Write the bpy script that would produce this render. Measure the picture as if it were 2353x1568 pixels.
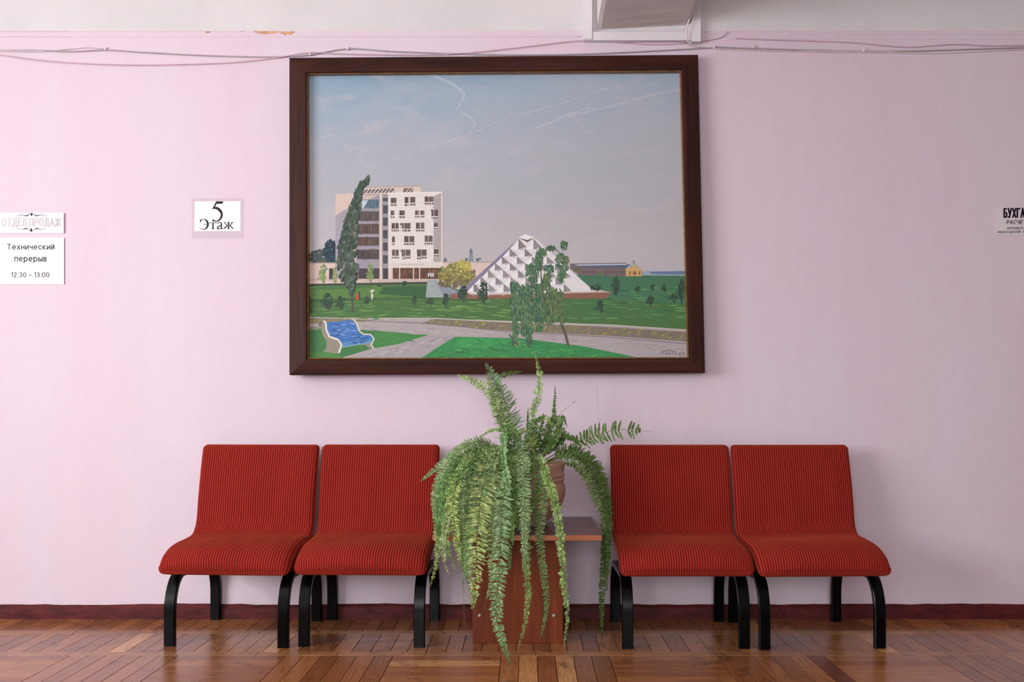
import bpy, math, random
import numpy as np
from mathutils import Vector, Matrix, noise as mnoise

# ------------------------------------------------------------------ clear
for o in list(bpy.data.objects):
    bpy.data.objects.remove(o, do_unlink=True)
SC = bpy.context.scene
C = SC.collection
PI = math.pi

# ------------------------------------------------------------------ camera
F_PX, VX, VY = 2050.0, 1210.0, 945.0       # focal length and vanishing point (2353 x 1568 frame)
CAM_D, CAM_H = 4.203, 0.976                # distance to the back wall, height above the floor
cam_d = bpy.data.cameras.new('camera')
cam = bpy.data.objects.new('camera', cam_d)
C.objects.link(cam)
cam.location = (0, -CAM_D, CAM_H)
cam.rotation_euler = (PI / 2, 0, 0)
cam_d.sensor_fit = 'HORIZONTAL'
cam_d.sensor_width = 36.0
cam_d.lens = 36.0 * F_PX / 2353.0
cam_d.shift_x = -(VX - 1176.5) / 2353.0
cam_d.shift_y = (VY - 784.0) / 2353.0
cam_d.clip_start = 0.02
SC.camera = cam

# ------------------------------------------------------------------ world, light, exposure
W = bpy.data.worlds.new('world')
SC.world = W
W.use_nodes = True
W.node_tree.nodes['Background'].inputs[0].default_value = (0.75, 0.85, 1.0, 1)
W.node_tree.nodes['Background'].inputs[1].default_value = 1.0


def area(name, loc, target, sx, sy, power, col):
    d = bpy.data.lights.new(name, 'AREA')
    d.shape = 'RECTANGLE'
    d.size, d.size_y, d.energy, d.color = sx, sy, power, col
    o = bpy.data.objects.new(name, d)
    C.objects.link(o)
    o.location = loc
    o.rotation_euler = (Vector(target) - Vector(loc)).to_track_quat('-Z', 'Y').to_euler()
    return o


WIN_Y0, WIN_Y1, WIN_Z0, WIN_Z1, WALL_L = -6.0, -2.2, 0.85, 2.75, -4.7
area('window_and_fill_light', (WALL_L + 0.01, (WIN_Y0 + WIN_Y1) / 2, (WIN_Z0 + WIN_Z1) / 2),
     (0, (WIN_Y0 + WIN_Y1) / 2, (WIN_Z0 + WIN_Z1) / 2), WIN_Y1 - WIN_Y0 - 0.1, WIN_Z1 - WIN_Z0 - 0.1, 288, (0.945, 0.985, 1.0))
ROOM_Y0, FW_X0, FW_X1 = -8.2, -2.5, 1.3
area('window_and_fill_light', ((FW_X0 + FW_X1) / 2, ROOM_Y0 + 0.01, 1.8), ((FW_X0 + FW_X1) / 2, 0, 1.8), FW_X1 - FW_X0 - 0.1, 1.8, 182, (0.945, 0.985, 1.0))  # added fill light from behind the camera, evens out the back wall
SC.view_settings.view_transform = 'Standard'
SC.view_settings.look = 'None'
SC.view_settings.gamma = 1.0
SC.view_settings.use_curve_mapping = False
SC.view_settings.exposure = 0.0

# ------------------------------------------------------------------ helpers
R = random.Random(11)


def P(px, py, Y=0.0):
    """a point of the photograph at world depth Y"""
    D = Y + CAM_D
    return Vector(((px - VX) * D / F_PX, Y, CAM_H - (py - VY) * D / F_PX))


def lin(c):
    def f(v):
        v /= 255.0
        return v / 12.92 if v <= 0.04045 else ((v + 0.055) / 1.055) ** 2.4
    return (f(c[0]), f(c[1]), f(c[2]), 1.0)


def tag(o, label=None, cat=None, group=None, kind=None):
    if label: o['label'] = label
    if cat: o['category'] = cat
    if group: o['group'] = group
    if kind: o['kind'] = kind
    return o


def link(name, me, mat=None, parent=None):
    o = bpy.data.objects.new(name, me)
    C.objects.link(o)
    if mat is not None:
        if isinstance(mat, (list, tuple)):
            for m in mat: me.materials.append(m)
        elif len(me.materials) == 0:
            me.materials.append(mat)
    if parent is not None:
        o.parent = parent
    return o


def mesh(name, v, f, mat=None, parent=None, smooth=False):
    me = bpy.data.meshes.new(name)
    me.from_pydata([tuple(p) for p in v], [], f)
    me.validate()
    if smooth:
        me.polygons.foreach_set('use_smooth', [True] * len(me.polygons))
    me.update()
    return link(name, me, mat, parent)


def empty(name, loc, rz=0.0):
    o = bpy.data.objects.new(name, None)
    o.empty_display_size = 0.1
    C.objects.link(o)
    o.location = loc
    o.rotation_euler = (0, 0, rz)
    return o


def box_vf(x0, x1, y0, y1, z0, z1, base=0):
    v = [(x0, y0, z0), (x1, y0, z0), (x1, y1, z0), (x0, y1, z0), (x0, y0, z1), (x1, y0, z1), (x1, y1, z1), (x0, y1, z1)]
    f = [(0, 3, 2, 1), (4, 5, 6, 7), (0, 1, 5, 4), (1, 2, 6, 5), (2, 3, 7, 6), (3, 0, 4, 7)]
    return v, [tuple(i + base for i in q) for q in f]


def boxes(name, lst, mat, parent=None, bevel=0.0):
    v, f = [], []
    for b in lst:
        a, c = box_vf(*b, base=len(v))
        v += a; f += c
    o = mesh(name, v, f, mat, parent)
    if bevel:
        m = o.modifiers.new('bevel', 'BEVEL')
        m.width = bevel; m.segments = 2; m.limit_method = 'ANGLE'
    return o


def catmull(pts, n):
    """n samples along a Catmull-Rom curve through pts (any dimension)"""
    A = np.array([tuple(p) for p in pts], float)
    A = np.vstack([2 * A[0] - A[1], A, 2 * A[-1] - A[-2]])
    k = len(A) - 3
    out = []
    for i in range(n):
        t = i / (n - 1) * k
        s = min(int(t), k - 1); u = t - s
        p0, p1, p2, p3 = A[s], A[s + 1], A[s + 2], A[s + 3]
        out.append(0.5 * ((2 * p1) + (-p0 + p2) * u + (2 * p0 - 5 * p1 + 4 * p2 - p3) * u * u + (-p0 + 3 * p1 - 3 * p2 + p3) * u ** 3))
    return np.array(out)


def tube_vf(pts, rad, sides=6, base=0, cap=True):
    pts = [Vector(p) for p in pts]
    n = len(pts)
    rads = rad if hasattr(rad, '__len__') else [rad] * n
    v, f = [], []
    prev = None
    for i, p in enumerate(pts):
        t = (pts[min(i + 1, n - 1)] - pts[max(i - 1, 0)]).normalized()
        ref = prev if prev is not None else (Vector((0, 0, 1)) if abs(t.z) < 0.9 else Vector((1, 0, 0)))
        a = (ref - t * ref.dot(t)).normalized(); b = t.cross(a); prev = a
        for k in range(sides):
            an = 2 * PI * k / sides
            v.append(p + (a * math.cos(an) + b * math.sin(an)) * rads[i])
    for i in range(n - 1):
        for k in range(sides):
            k2 = (k + 1) % sides
            f.append((base + i * sides + k, base + i * sides + k2, base + (i + 1) * sides + k2, base + (i + 1) * sides + k))
    if cap:
        f.append(tuple(base + k for k in reversed(range(sides))))
        f.append(tuple(base + (n - 1) * sides + k for k in range(sides)))
    return v, f


def lathe(name, prof, mat, parent=None, n=64, loc=(0, 0, 0)):
    v, f = [], []
    for r, z in prof:
        for k in range(n):
            a = 2 * PI * k / n
            v.append((loc[0] + r * math.cos(a), loc[1] + r * math.sin(a), loc[2] + z))
    for i in range(len(prof) - 1):
        for k in range(n):
            k2 = (k + 1) % n
            f.append((i * n + k, i * n + k2, (i + 1) * n + k2, (i + 1) * n + k))
    f.append(tuple(reversed(range(n))))
    f.append(tuple((len(prof) - 1) * n + k for k in range(n)))
    return mesh(name, v, f, mat, parent, True)


# ------------------------------------------------------------------ materials
class NT:
    def __init__(s, name, rough=0.5, spec=0.5):
        s.m = bpy.data.materials.new(name); s.m.use_nodes = True
        s.t = s.m.node_tree; s.n = s.t.nodes; s.l = s.t.links
        s.b = s.n['Principled BSDF']
        s.b.inputs['Roughness'].default_value = rough
        s.b.inputs['Specular IOR Level'].default_value = spec

    def add(s, kind, **kw):
        n = s.n.new(kind)
        for k, v in kw.items():
            if k.startswith('_'):
                setattr(n, k[1:], v)
            else:
                key = int(k[1:]) if k[0] == 'i' and k[1:].isdigit() else k.replace('__', ' ')
                if isinstance(v, bpy.types.NodeSocket): s.l.new(v, n.inputs[key])
                else: n.inputs[key].default_value = v
        return n

    def coord(s, which='Object', scale=(1, 1, 1), loc=None):
        tc = s.add('ShaderNodeTexCoord')
        mp = s.add('ShaderNodeMapping')
        s.l.new(tc.outputs[which], mp.inputs[0])
        mp.inputs['Scale'].default_value = scale
        if loc is not None:
            if isinstance(loc, bpy.types.NodeSocket): s.l.new(loc, mp.inputs['Location'])
            else: mp.inputs['Location'].default_value = loc
        return mp.outputs[0]

    def noise(s, vec, scale=5, detail=4, rough=0.5, dist=0.0):
        n = s.add('ShaderNodeTexNoise')
        s.l.new(vec, n.inputs['Vector'])
        n.inputs['Scale'].default_value = scale; n.inputs['Detail'].default_value = detail
        n.inputs['Roughness'].default_value = rough; n.inputs['Distortion'].default_value = dist
        return n.outputs['Fac']

    def ramp(s, fac, stops, interp='LINEAR'):
        r = s.add('ShaderNodeValToRGB')
        r.color_ramp.interpolation = interp
        while len(r.color_ramp.elements) < len(stops): r.color_ramp.elements.new(0.5)
        for e, (p, c) in zip(r.color_ramp.elements, stops):
            e.position = p; e.color = c if len(c) == 4 else (*c, 1)
        s.l.new(fac, r.inputs[0])
        return r.outputs[0]

    def math(s, op, a, b=0.0, c=None):
        n = s.add('ShaderNodeMath', _operation=op)
        for i, x in enumerate((a, b, c)):
            if x is None: continue
            if isinstance(x, bpy.types.NodeSocket): s.l.new(x, n.inputs[i])
            else: n.inputs[i].default_value = x
        return n.outputs[0]

    def mix(s, fac, a, b, blend='MIX'):
        n = s.add('ShaderNodeMix', _data_type='RGBA', _blend_type=blend)
        for i, x in ((0, fac), (6, a), (7, b)):
            if isinstance(x, bpy.types.NodeSocket): s.l.new(x, n.inputs[i])
            else: n.inputs[i].default_value = x
        return n.outputs[2]

    def bump(s, h, strength=0.3, dist=0.01):
        n = s.add('ShaderNodeBump')
        n.inputs['Strength'].default_value = strength; n.inputs['Distance'].default_value = dist
        s.l.new(h, n.inputs['Height']); s.l.new(n.outputs[0], s.b.inputs['Normal'])

    def color(s, x):
        if isinstance(x, bpy.types.NodeSocket): s.l.new(x, s.b.inputs['Base Color'])
        else: s.b.inputs['Base Color'].default_value = x
        return s


GREY = lambda v: (v, v, v, 1)


def m_plain(name, c, rough=0.5, spec=0.5, var=0.06, scale=12, bump=0.0):
    t = NT(name, rough, spec)
    col = lin(c)
    n = t.noise(t.coord(), scale, 5)
    lo = tuple(x * (1 - var * 2) for x in col[:3]); hi = tuple(min(1, x * (1 + var * 2)) for x in col[:3])
    t.color(t.ramp(n, [(0.3, lo), (0.7, hi)]))
    if bump: t.bump(n, bump, 0.004)
    return t.m


PAINT_LINE = P(0, 71).z


def m_wall():
    t = NT('pink_plaster', 0.62, 0.25)
    co = t.coord()
    big = t.noise(t.coord(scale=(1.0, 1.0, 0.35)), 1.6, 5, 0.55)
    pink = t.ramp(big, [(0.3, lin((216, 192, 206))), (0.55, lin((217, 197, 210))), (0.75, lin((218, 202, 215)))])
    # vertical roller streaks
    streak = t.noise(t.coord(scale=(9, 1, 0.35)), 2.0, 4)
    pink = t.mix(t.math('MULTIPLY', streak, 0.25), pink, lin((226, 210, 219)))
    spots = t.noise(co, 60, 3, 0.6)
    pink = t.mix(t.ramp(spots, [(0.72, GREY(0)), (0.8, GREY(0.35))]), pink, lin((242, 228, 235)))
    sep = t.add('ShaderNodeSeparateXYZ'); t.l.new(co, sep.inputs[0])
    edge = t.noise(t.coord(scale=(1, 1, 0.0)), 14, 5, 0.7)
    zz = t.math('ADD', sep.outputs[2], t.math('MULTIPLY', t.math('SUBTRACT', edge, 0.5), 0.012))
    up = t.math('GREATER_THAN', zz, PAINT_LINE)
    white = t.ramp(t.noise(co, 3, 4), [(0.3, lin((208, 203, 204))), (0.7, lin((216, 211, 212)))])
    col = t.mix(up, pink, white)
    # worn, unpainted plaster just above the skirting
    low = t.math('SUBTRACT', 0.115, t.math('ADD', sep.outputs[2], t.math('MULTIPLY', t.noise(t.coord(scale=(1, 1, 2.5)), 5, 6, 0.7), 0.075)))
    lowm = t.ramp(t.math('MULTIPLY', low, 40), [(0.0, GREY(0)), (0.9, GREY(1))])
    dirt = t.ramp(t.noise(co, 45, 5, 0.7), [(0.35, lin((196, 176, 168))), (0.6, lin((226, 212, 212)))])
    col = t.mix(lowm, col, dirt)
    t.color(col)
    h = t.math('ADD', t.noise(co, 7, 6, 0.6), t.math('MULTIPLY', t.noise(co, 90, 3), 0.15))
    t.bump(h, 0.35, 0.012)
    return t.m


def m_plank(name='varnished_parquet', light=0.0):
    t = NT(name, 0.2, 0.4)
    oi = t.add('ShaderNodeObjectInfo')
    off = t.add('ShaderNodeCombineXYZ')
    t.l.new(t.math('MULTIPLY', oi.outputs['Random'], 37.0), off.inputs[0])
    t.l.new(t.math('MULTIPLY', oi.outputs['Random'], 91.0), off.inputs[1])
    co = t.coord(scale=(1.0, 1.0, 1.0), loc=off.outputs[0])
    st = t.add('ShaderNodeMapping'); t.l.new(co, st.inputs[0]); st.inputs['Scale'].default_value = (2.2, 14, 1)
    g = t.noise(st.outputs[0], 1.4, 7, 0.62, 0.6)
    base = t.ramp(oi.outputs['Random'], [(0.0, lin((146, 90, 52))), (0.14, lin((172, 110, 66))), (0.3, lin((156, 97, 57))), (0.45, lin((178, 116, 70))),
                                         (0.58, lin((158, 99, 59))), (0.72, lin((180, 118, 70))), (0.88, lin((216, 156, 98))), (0.92, lin((164, 104, 62))), (0.96, lin((126, 72, 46)))], 'CONSTANT')
    if light: base = t.mix(light, base, lin((196, 142, 94)))
    dark = t.mix(0.6, base, lin((48, 27, 19)))
    col = t.mix(t.ramp(g, [(0.30, GREY(0)), (0.62, GREY(1))]), dark, base)
    wco = t.add('ShaderNodeNewGeometry').outputs['Position']
    stain = t.noise(wco, 5.5, 7, 0.75, 1.2)
    col = t.mix(t.ramp(stain, [(0.54, GREY(0)), (0.68, GREY(0.62))]), col, lin((48, 30, 26)))
    t.color(col)
    rg = t.noise(wco, 9, 4)
    t.l.new(t.ramp(rg, [(0.3, GREY(0.13)), (0.75, GREY(0.24))]), t.b.inputs['Roughness'])
    t.b.inputs['Coat Weight'].default_value = 0.12
    t.b.inputs['Coat Roughness'].default_value = 0.12
    t.bump(t.math('ADD', g, t.math('MULTIPLY', t.noise(wco, 6, 3), 1.2)), 0.12, 0.004)
    return t.m


def m_wood(name, c0, c1, axis, rough=0.35, scale=3.0, stretch=14, spec=0.5):
    t = NT(name, rough, spec)
    sc = [stretch, stretch, stretch]; sc['xyz'.index(axis)] = 1.0
    co = t.coord(scale=tuple(sc))
    g = t.noise(co, scale * 0.5, 7, 0.62, 0.9)
    t.color(t.ramp(g, [(0.3, lin(c0)), (0.68, lin(c1))]))
    t.bump(g, 0.1, 0.002)
    return t.m


RIB = 52


def m_cord():
    t = NT('rust_red_corduroy', 0.95, 0.05)
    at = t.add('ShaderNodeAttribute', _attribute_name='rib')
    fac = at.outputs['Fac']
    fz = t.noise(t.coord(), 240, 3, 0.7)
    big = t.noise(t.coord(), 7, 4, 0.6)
    base = t.ramp(fac, [(0.0, lin((92, 13, 12))), (0.5, lin((128, 26, 22))), (0.95, lin((166, 54, 46)))])  # two-tone cord: ridge sheen painted in lighter, groove shade darker
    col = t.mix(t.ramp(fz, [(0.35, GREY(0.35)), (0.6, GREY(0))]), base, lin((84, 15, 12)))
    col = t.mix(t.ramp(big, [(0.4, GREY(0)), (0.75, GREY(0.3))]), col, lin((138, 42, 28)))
    t.color(col)
    t.b.inputs['Sheen Weight'].default_value = 0.3
    t.b.inputs['Sheen Roughness'].default_value = 0.5
    t.b.inputs['Sheen Tint'].default_value = lin((240, 120, 80))
    t.bump(fz, 0.25, 0.002)
    return t.m


def m_leaf():
    t = NT('fern_green', 0.38, 0.5)
    oi = t.add('ShaderNodeObjectInfo')
    n = t.noise(t.coord(), 30, 3)
    at = t.add('ShaderNodeAttribute', _attribute_name='shade')
    hs = t.add('ShaderNodeHueSaturation'); t.l.new(oi.outputs['Color'], hs.inputs['Color']); t.l.new(at.outputs['Fac'], hs.inputs['Value'])
    col = t.mix(t.ramp(n, [(0.3, GREY(0)), (0.7, GREY(0.35))]), hs.outputs[0], lin((62, 92, 44)))
    t.color(col)
    tr = t.add('ShaderNodeBsdfTranslucent'); t.l.new(oi.outputs['Color'], tr.inputs[0])
    mx = t.add('ShaderNodeMixShader'); mx.inputs[0].default_value = 0.22
    t.l.new(t.b.outputs[0], mx.inputs[1]); t.l.new(tr.outputs[0], mx.inputs[2])
    t.l.new(mx.outputs[0], t.n['Material Output'].inputs[0])
    return t.m


def m_sky_canvas():
    t = NT('painted_sky', 0.55, 0.3)
    g = t.add('ShaderNodeTexCoord').outputs['Generated']
    s = t.add('ShaderNodeSeparateXYZ'); t.l.new(g, s.inputs[0])
    mp = t.add('ShaderNodeMapping'); t.l.new(g, mp.inputs[0]); mp.inputs['Scale'].default_value = (3.2, 1, 5.5)
    mp.inputs['Rotation'].default_value = (0, 0.35, 0)
    n = t.noise(mp.outputs[0], 1.3, 6, 0.6, 0.4)
    pos = t.math('ADD', s.outputs[2], t.math('MULTIPLY', t.math('SUBTRACT', n, 0.5), 0.38))
    pos = t.math('SUBTRACT', pos, t.math('MULTIPLY', s.outputs[0], 0.14))
    col = t.ramp(pos, [(0.30, lin((184, 177, 180))), (0.48, lin((176, 174, 180))), (0.66, lin((170, 173, 182))), (0.82, lin((158, 171, 185))), (0.97, lin((136, 162, 183)))])
    n2 = t.noise(mp.outputs[0], 2.6, 6, 0.65, 0.8)
    col = t.mix(t.ramp(n2, [(0.52, GREY(0)), (0.75, GREY(0.55))]), col, lin((198, 186, 190)))
    fine = t.noise(t.coord(scale=(1, 1, 1)), 180, 3, 0.7)
    col = t.mix(t.math('MULTIPLY', fine, 0.16), col, lin((120, 134, 160)))
    t.color(col)
    t.bump(fine, 0.12, 0.001)
    return t.m


def m_paint():
    t = NT('oil_paint_strokes', 0.55, 0.3)
    at = t.add('ShaderNodeAttribute', _attribute_name='Col')
    n = t.noise(t.coord(scale=(1, 1, 2.2)), 70, 5, 0.7)
    f = t.noise(t.coord(), 200, 2, 0.7)
    v = t.math('ADD', t.math('MULTIPLY', n, 0.5), t.math('MULTIPLY', f, 0.22))
    hs = t.add('ShaderNodeHueSaturation')
    t.l.new(at.outputs['Color'], hs.inputs['Color'])
    t.l.new(t.math('ADD', v, 0.64), hs.inputs['Value'])
    t.color(hs.outputs[0])
    t.bump(f, 0.12, 0.001)
    return t.m


def m_clear():
    t = NT('clear_film', 0.25, 0.4)
    t.color(lin((225, 208, 220)))
    t.b.inputs['Alpha'].default_value = 0.16
    return t.m


def m_skirting():
    t = NT('maroon_gloss_paint', 0.55, 0.2)
    co = t.coord(scale=(1, 1, 3))
    n = t.noise(co, 9, 6, 0.7)
    col = t.ramp(n, [(0.3, lin((56, 15, 18))), (0.6, lin((92, 28, 31))), (0.8, lin((110, 42, 42)))])
    sp = t.noise(t.coord(), 85, 3, 0.7)
    col = t.mix(t.ramp(sp, [(0.70, GREY(0)), (0.78, GREY(0.7))]), col, lin((176, 140, 132)))
    t.color(col)
    t.bump(n, 0.5, 0.006)
    return t.m


M = dict(
    wall=m_wall(), plank=m_plank(), plank2=m_plank('pale_varnished_parquet', 0.55), cord=m_cord(), leaf=m_leaf(), canvas=m_sky_canvas(), paint=m_paint(), film=m_clear(), skirting=m_skirting(),
    side=m_plain('side_wall_paint', (186, 180, 182), 0.7, 0.2), white=m_plain('white_ceiling_paint', (232, 228, 226), 0.7, 0.2),
    beam=m_plain('beam_whitewash', (222, 212, 212), 0.75, 0.15, 0.03, 6),
    joint=m_plain('dark_joint_dust', (34, 20, 15), 0.9, 0.1), black=m_plain('black_lacquer', (3, 3, 4), 0.24, 0.14, 0.3, 30),
    backing=m_plain('dark_backing_cloth', (60, 20, 18), 0.9, 0.1),
    framew=m_wood('dark_mahogany_rail', (34, 14, 10), (70, 32, 23), 'x', 0.6, spec=0.2), framev=m_wood('dark_mahogany_stile', (34, 14, 10), (70, 32, 23), 'z', 0.6, spec=0.2),
    gilt=m_plain('worn_gilt', (128, 84, 40), 0.4, 0.5, 0.2, 40),
    tabletop=m_wood('mauve_brown_tabletop', (84, 52, 50), (128, 92, 88), 'x', 0.3), edge=m_wood('orange_edge_band', (140, 72, 34), (178, 100, 52), 'x', 0.4),
    panel=m_wood('orange_brown_veneer', (66, 22, 7), (128, 56, 20), 'z', 0.5, 2.2, 9, 0.25), steel=m_plain('dull_steel', (150, 140, 128), 0.35, 0.7),
    pot=m_plain('pinkish_clay', (184, 144, 122), 0.5, 0.4, 0.08, 9, 0.1), soil=m_plain('potting_soil', (48, 34, 26), 0.95, 0.1, 0.2, 40, 0.5),
    china=m_plain('glazed_white', (226, 220, 210), 0.25, 0.5), stem=m_plain('fern_stem', (112, 124, 62), 0.6, 0.3),
    paper=m_plain('white_paper', (240, 238, 244), 0.7, 0.2, 0.015, 20), paper2=m_plain('cream_paper', (240, 232, 234), 0.7, 0.2, 0.015, 20),
    plate=m_plain('pale_plastic_plate', (222, 210, 214), 0.4, 0.4, 0.02, 8),
    ink=m_plain('dark_ink', (40, 34, 40), 0.7, 0.2), ink2=m_plain('blue_black_ink', (24, 14, 34), 0.6, 0.2), faint=m_plain('faded_grey_ink', (206, 198, 202), 0.7, 0.2),
    cable=m_plain('grey_cable', (176, 164, 170), 0.5, 0.3), cable2=m_plain('white_cable', (222, 208, 208), 0.45, 0.3), pinkc=m_plain('pink_painted_cable', (206, 168, 178), 0.55, 0.3),
    trunk=m_plain('white_trunking', (222, 216, 222), 0.4, 0.4, 0.01), peel=m_plain('bare_orange_plaster', (206, 158, 128), 0.85, 0.1, 0.15, 60, 0.4),
    glass=None, dust=m_plain('chalky_smudge', (118, 96, 98), 0.85, 0.1, 0.2, 30),
)
g_ = NT('window_glass', 0.05); g_.b.inputs['Transmission Weight'].default_value = 1.0; M['glass'] = g_.m

# ------------------------------------------------------------------ the room
RX0, RX1, RY0, RZ1 = WALL_L, 5.2, ROOM_Y0, 3.25
st = lambda o: tag(o, kind='structure')

# back wall, with a shallow step added to draw an edge of light, left of the chairs
light_edge_x = P(163, 800).x
wv, wf = [], []
for a in ((RX0, light_edge_x, 0.0015, 0.15, -0.05, RZ1), (light_edge_x, RX1, 0.0, 0.15, -0.05, RZ1)):
    v, f = box_vf(*a, base=len(wv)); wv += v; wf += f
wall_back = st(mesh('wall_back', wv, wf, M['wall']))
tag(wall_back, 'pink painted plaster wall with a white upper band', 'wall')

t = 0.15
wall_left = st(boxes('wall_left', [(RX0 - t, RX0, RY0, WIN_Y0, 0, RZ1), (RX0 - t, RX0, WIN_Y1, 0.15, 0, RZ1),
                                   (RX0 - t, RX0, WIN_Y0, WIN_Y1, 0, WIN_Z0), (RX0 - t, RX0, WIN_Y0, WIN_Y1, WIN_Z1, RZ1)], M['side']))
tag(wall_left, 'plain side wall with the daylight window', 'wall')
wall_right = tag(st(boxes('wall_right', [(RX1, RX1 + t, RY0, 0.15, 0, RZ1)], M['side'])), 'plain side wall far from the window', 'wall')
wall_front = tag(st(boxes('wall_front', [(RX0 - t, FW_X0, RY0 - t, RY0, 0, RZ1), (FW_X1, RX1 + t, RY0 - t, RY0, 0, RZ1), (FW_X0, FW_X1, RY0 - t, RY0, 0, 0.85), (FW_X0, FW_X1, RY0 - t, RY0, 2.75, RZ1)], M['side'])), 'plain wall opposite the painting', 'wall')
ceiling = tag(st(boxes('ceiling', [(RX0 - t, RX1 + t, RY0 - t, 0.15, RZ1, RZ1 + 0.1)], M['white'])), 'white ceiling above the hall', 'ceiling')

win = st(boxes('window_1', [(RX0 - 0.10, RX0 - 0.04, WIN_Y0, WIN_Y1, WIN_Z0, WIN_Z0 + 0.05), (RX0 - 0.10, RX0 - 0.04, WIN_Y0, WIN_Y1, WIN_Z1 - 0.05, WIN_Z1)]
                + [(RX0 - 0.10, RX0 - 0.04, y - 0.025, y + 0.025, WIN_Z0 + 0.05, WIN_Z1 - 0.05) for y in (WIN_Y0 + .025, WIN_Y0 + 1.25, WIN_Y0 + 2.55, WIN_Y1 - .025)], M['white']))
tag(win, 'white framed window lighting the hall from the side', 'window')
for i in range(3):
    y0 = WIN_Y0 + (0.05, 1.275, 2.575)[i]; y1 = WIN_Y0 + (1.225, 2.525, 3.75)[i]
    boxes('pane', [(RX0 - 0.073, RX0 - 0.067, y0, y1, WIN_Z0 + .05, WIN_Z1 - .05)], M['glass'], win)

fill_win = st(boxes('added_fill_window', [(FW_X0, FW_X1, RY0 - 0.10, RY0 - 0.04, 0.85, 0.90), (FW_X0, FW_X1, RY0 - 0.10, RY0 - 0.04, 2.70, 2.75)]
                 + [(x - 0.025, x + 0.025, RY0 - 0.10, RY0 - 0.04, 0.90, 2.70) for x in (FW_X0 + .025, FW_X0 + 1.25, FW_X0 + 2.55, FW_X1 - .025)], M['white']))  # unseen window, added to go with the fill light
tag(fill_win, 'added white framed window for fill light, in the wall opposite the painting', 'window')
for a, b in ((0.05, 1.225), (1.275, 2.525), (2.575, 3.75)):
    boxes('pane', [(FW_X0 + a, FW_X0 + b, RY0 - 0.073, RY0 - 0.067, 0.90, 2.70)], M['glass'], fill_win)

# concrete beam that runs out of the wall over the painting
bx0, bx1, bz = P(1366, 64).x, P(1588, 64).x, P(0, 64).z
bv, bf = [], []
NB = 14
for j in range(NB + 1):
    yy = -0.0 - j / NB * 1.2 if j < NB else RY0
    sag = 0.008 * math.exp(-((j / NB * 1.2) / 0.1) ** 2)
    for (x, z) in ((bx0 + 0.012, bz - sag * 0.9 + 0.006), (bx0 + 0.03, bz - sag), (bx1 - 0.03, bz + 0.012), (bx1 - 0.01, bz + 0.02), (bx1, RZ1), (bx0, RZ1)):
        bv.append((x, yy, z))
for j in range(NB):
    for k in range(6):
        k2 = (k + 1) % 6
        bf.append((j * 6 + k, j * 6 + k2, (j + 1) * 6 + k2, (j + 1) * 6 + k))
bf += [tuple(range(6)), tuple(NB * 6 + k for k in reversed(range(6)))]
beam = tag(st(mesh('trim_1', bv, bf, M['beam'])), 'whitewashed concrete beam running out of the wall above the painting', 'beam')

# skirting with an uneven, hand-painted top edge
N = 260
sv, sf = [], []
for i in range(N + 1):
    x = RX0 + (RX1 - RX0) * i / N
    zt = 0.066 + 0.006 * mnoise.noise((x * 2.2, 3, 0)) + 0.0035 * mnoise.noise((x * 13, 7, 0)) - 0.006 * max(0, -x - 1.9)
    yf = -0.016 + 0.002 * mnoise.noise((x * 1.5, 1, 5))
    sv += [(x, yf - 0.002, 0), (x, yf, zt * 0.45), (x, yf + 0.003, zt * 0.8), (x, -0.0045, zt), (x, 0.02, zt), (x, 0.02, 0)]
for i in range(N):
    for k in range(6):
        k2 = (k + 1) % 6
        sf.append((i * 6 + k, (i + 1) * 6 + k, (i + 1) * 6 + k2, i * 6 + k2))
tag(st(mesh('baseboard_back', sv, sf, M['skirting'])), 'low maroon painted skirting along the pink wall', 'baseboard')

# floor: slab, every parquet plank near the wall, material beyond
floor = tag(st(boxes('floor', [(RX0 - t, RX1 + t, RY0 - t, 0.15, -0.2, -0.012)], M['joint'])), 'varnished block parquet floor', 'floor')


def plank_mesh(mat):
    b = 0.0009
    L, Wd, T = 0.5, 0.5, 0.012
    e, ex = 0.009, 0.002
    v = [(-L, -Wd, -T), (L, -Wd, -T), (L, Wd, -T), (-L, Wd, -T), (-L, -Wd, -b), (L, -Wd, -b), (L, Wd, -b), (-L, Wd, -b),
         (-L + ex, -Wd + e, 0), (L - ex, -Wd + e, 0), (L - ex, Wd - e, 0), (-L + ex, Wd - e, 0)]
    f = [(0, 1, 5, 4), (1, 2, 6, 5), (2, 3, 7, 6), (3, 0, 4, 7), (4, 5, 9, 8), (5, 6, 10, 9), (6, 7, 11, 10), (7, 4, 8, 11), (8, 9, 10, 11)]
    me = bpy.data.meshes.new('plank'); me.from_pydata(v, [], f); me.materials.append(mat)
    return me


PM, PM2 = plank_mesh(M['plank']), plank_mesh(M['plank2'])
GAP = 0.0022


def plank(x0, x1, y0, y1, along, me=None):
    """along = 'x' or 'y': the plank's long side"""
    o = bpy.data.objects.new('plank', me or PM); C.objects.link(o); o.parent = floor
    dx, dy = x1 - x0 - GAP, y1 - y0 - GAP
    o.location = ((x0 + x1) / 2, (y0 + y1) / 2, -R.random() * 0.0005)
    if along == 'x': o.scale = (dx, dy, 1)
    else:
        o.scale = (dy, dx, 1); o.rotation_euler = (0, 0, PI / 2)
    o.rotation_euler[0] += R.gauss(0, 0.0012)
    return o


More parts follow.
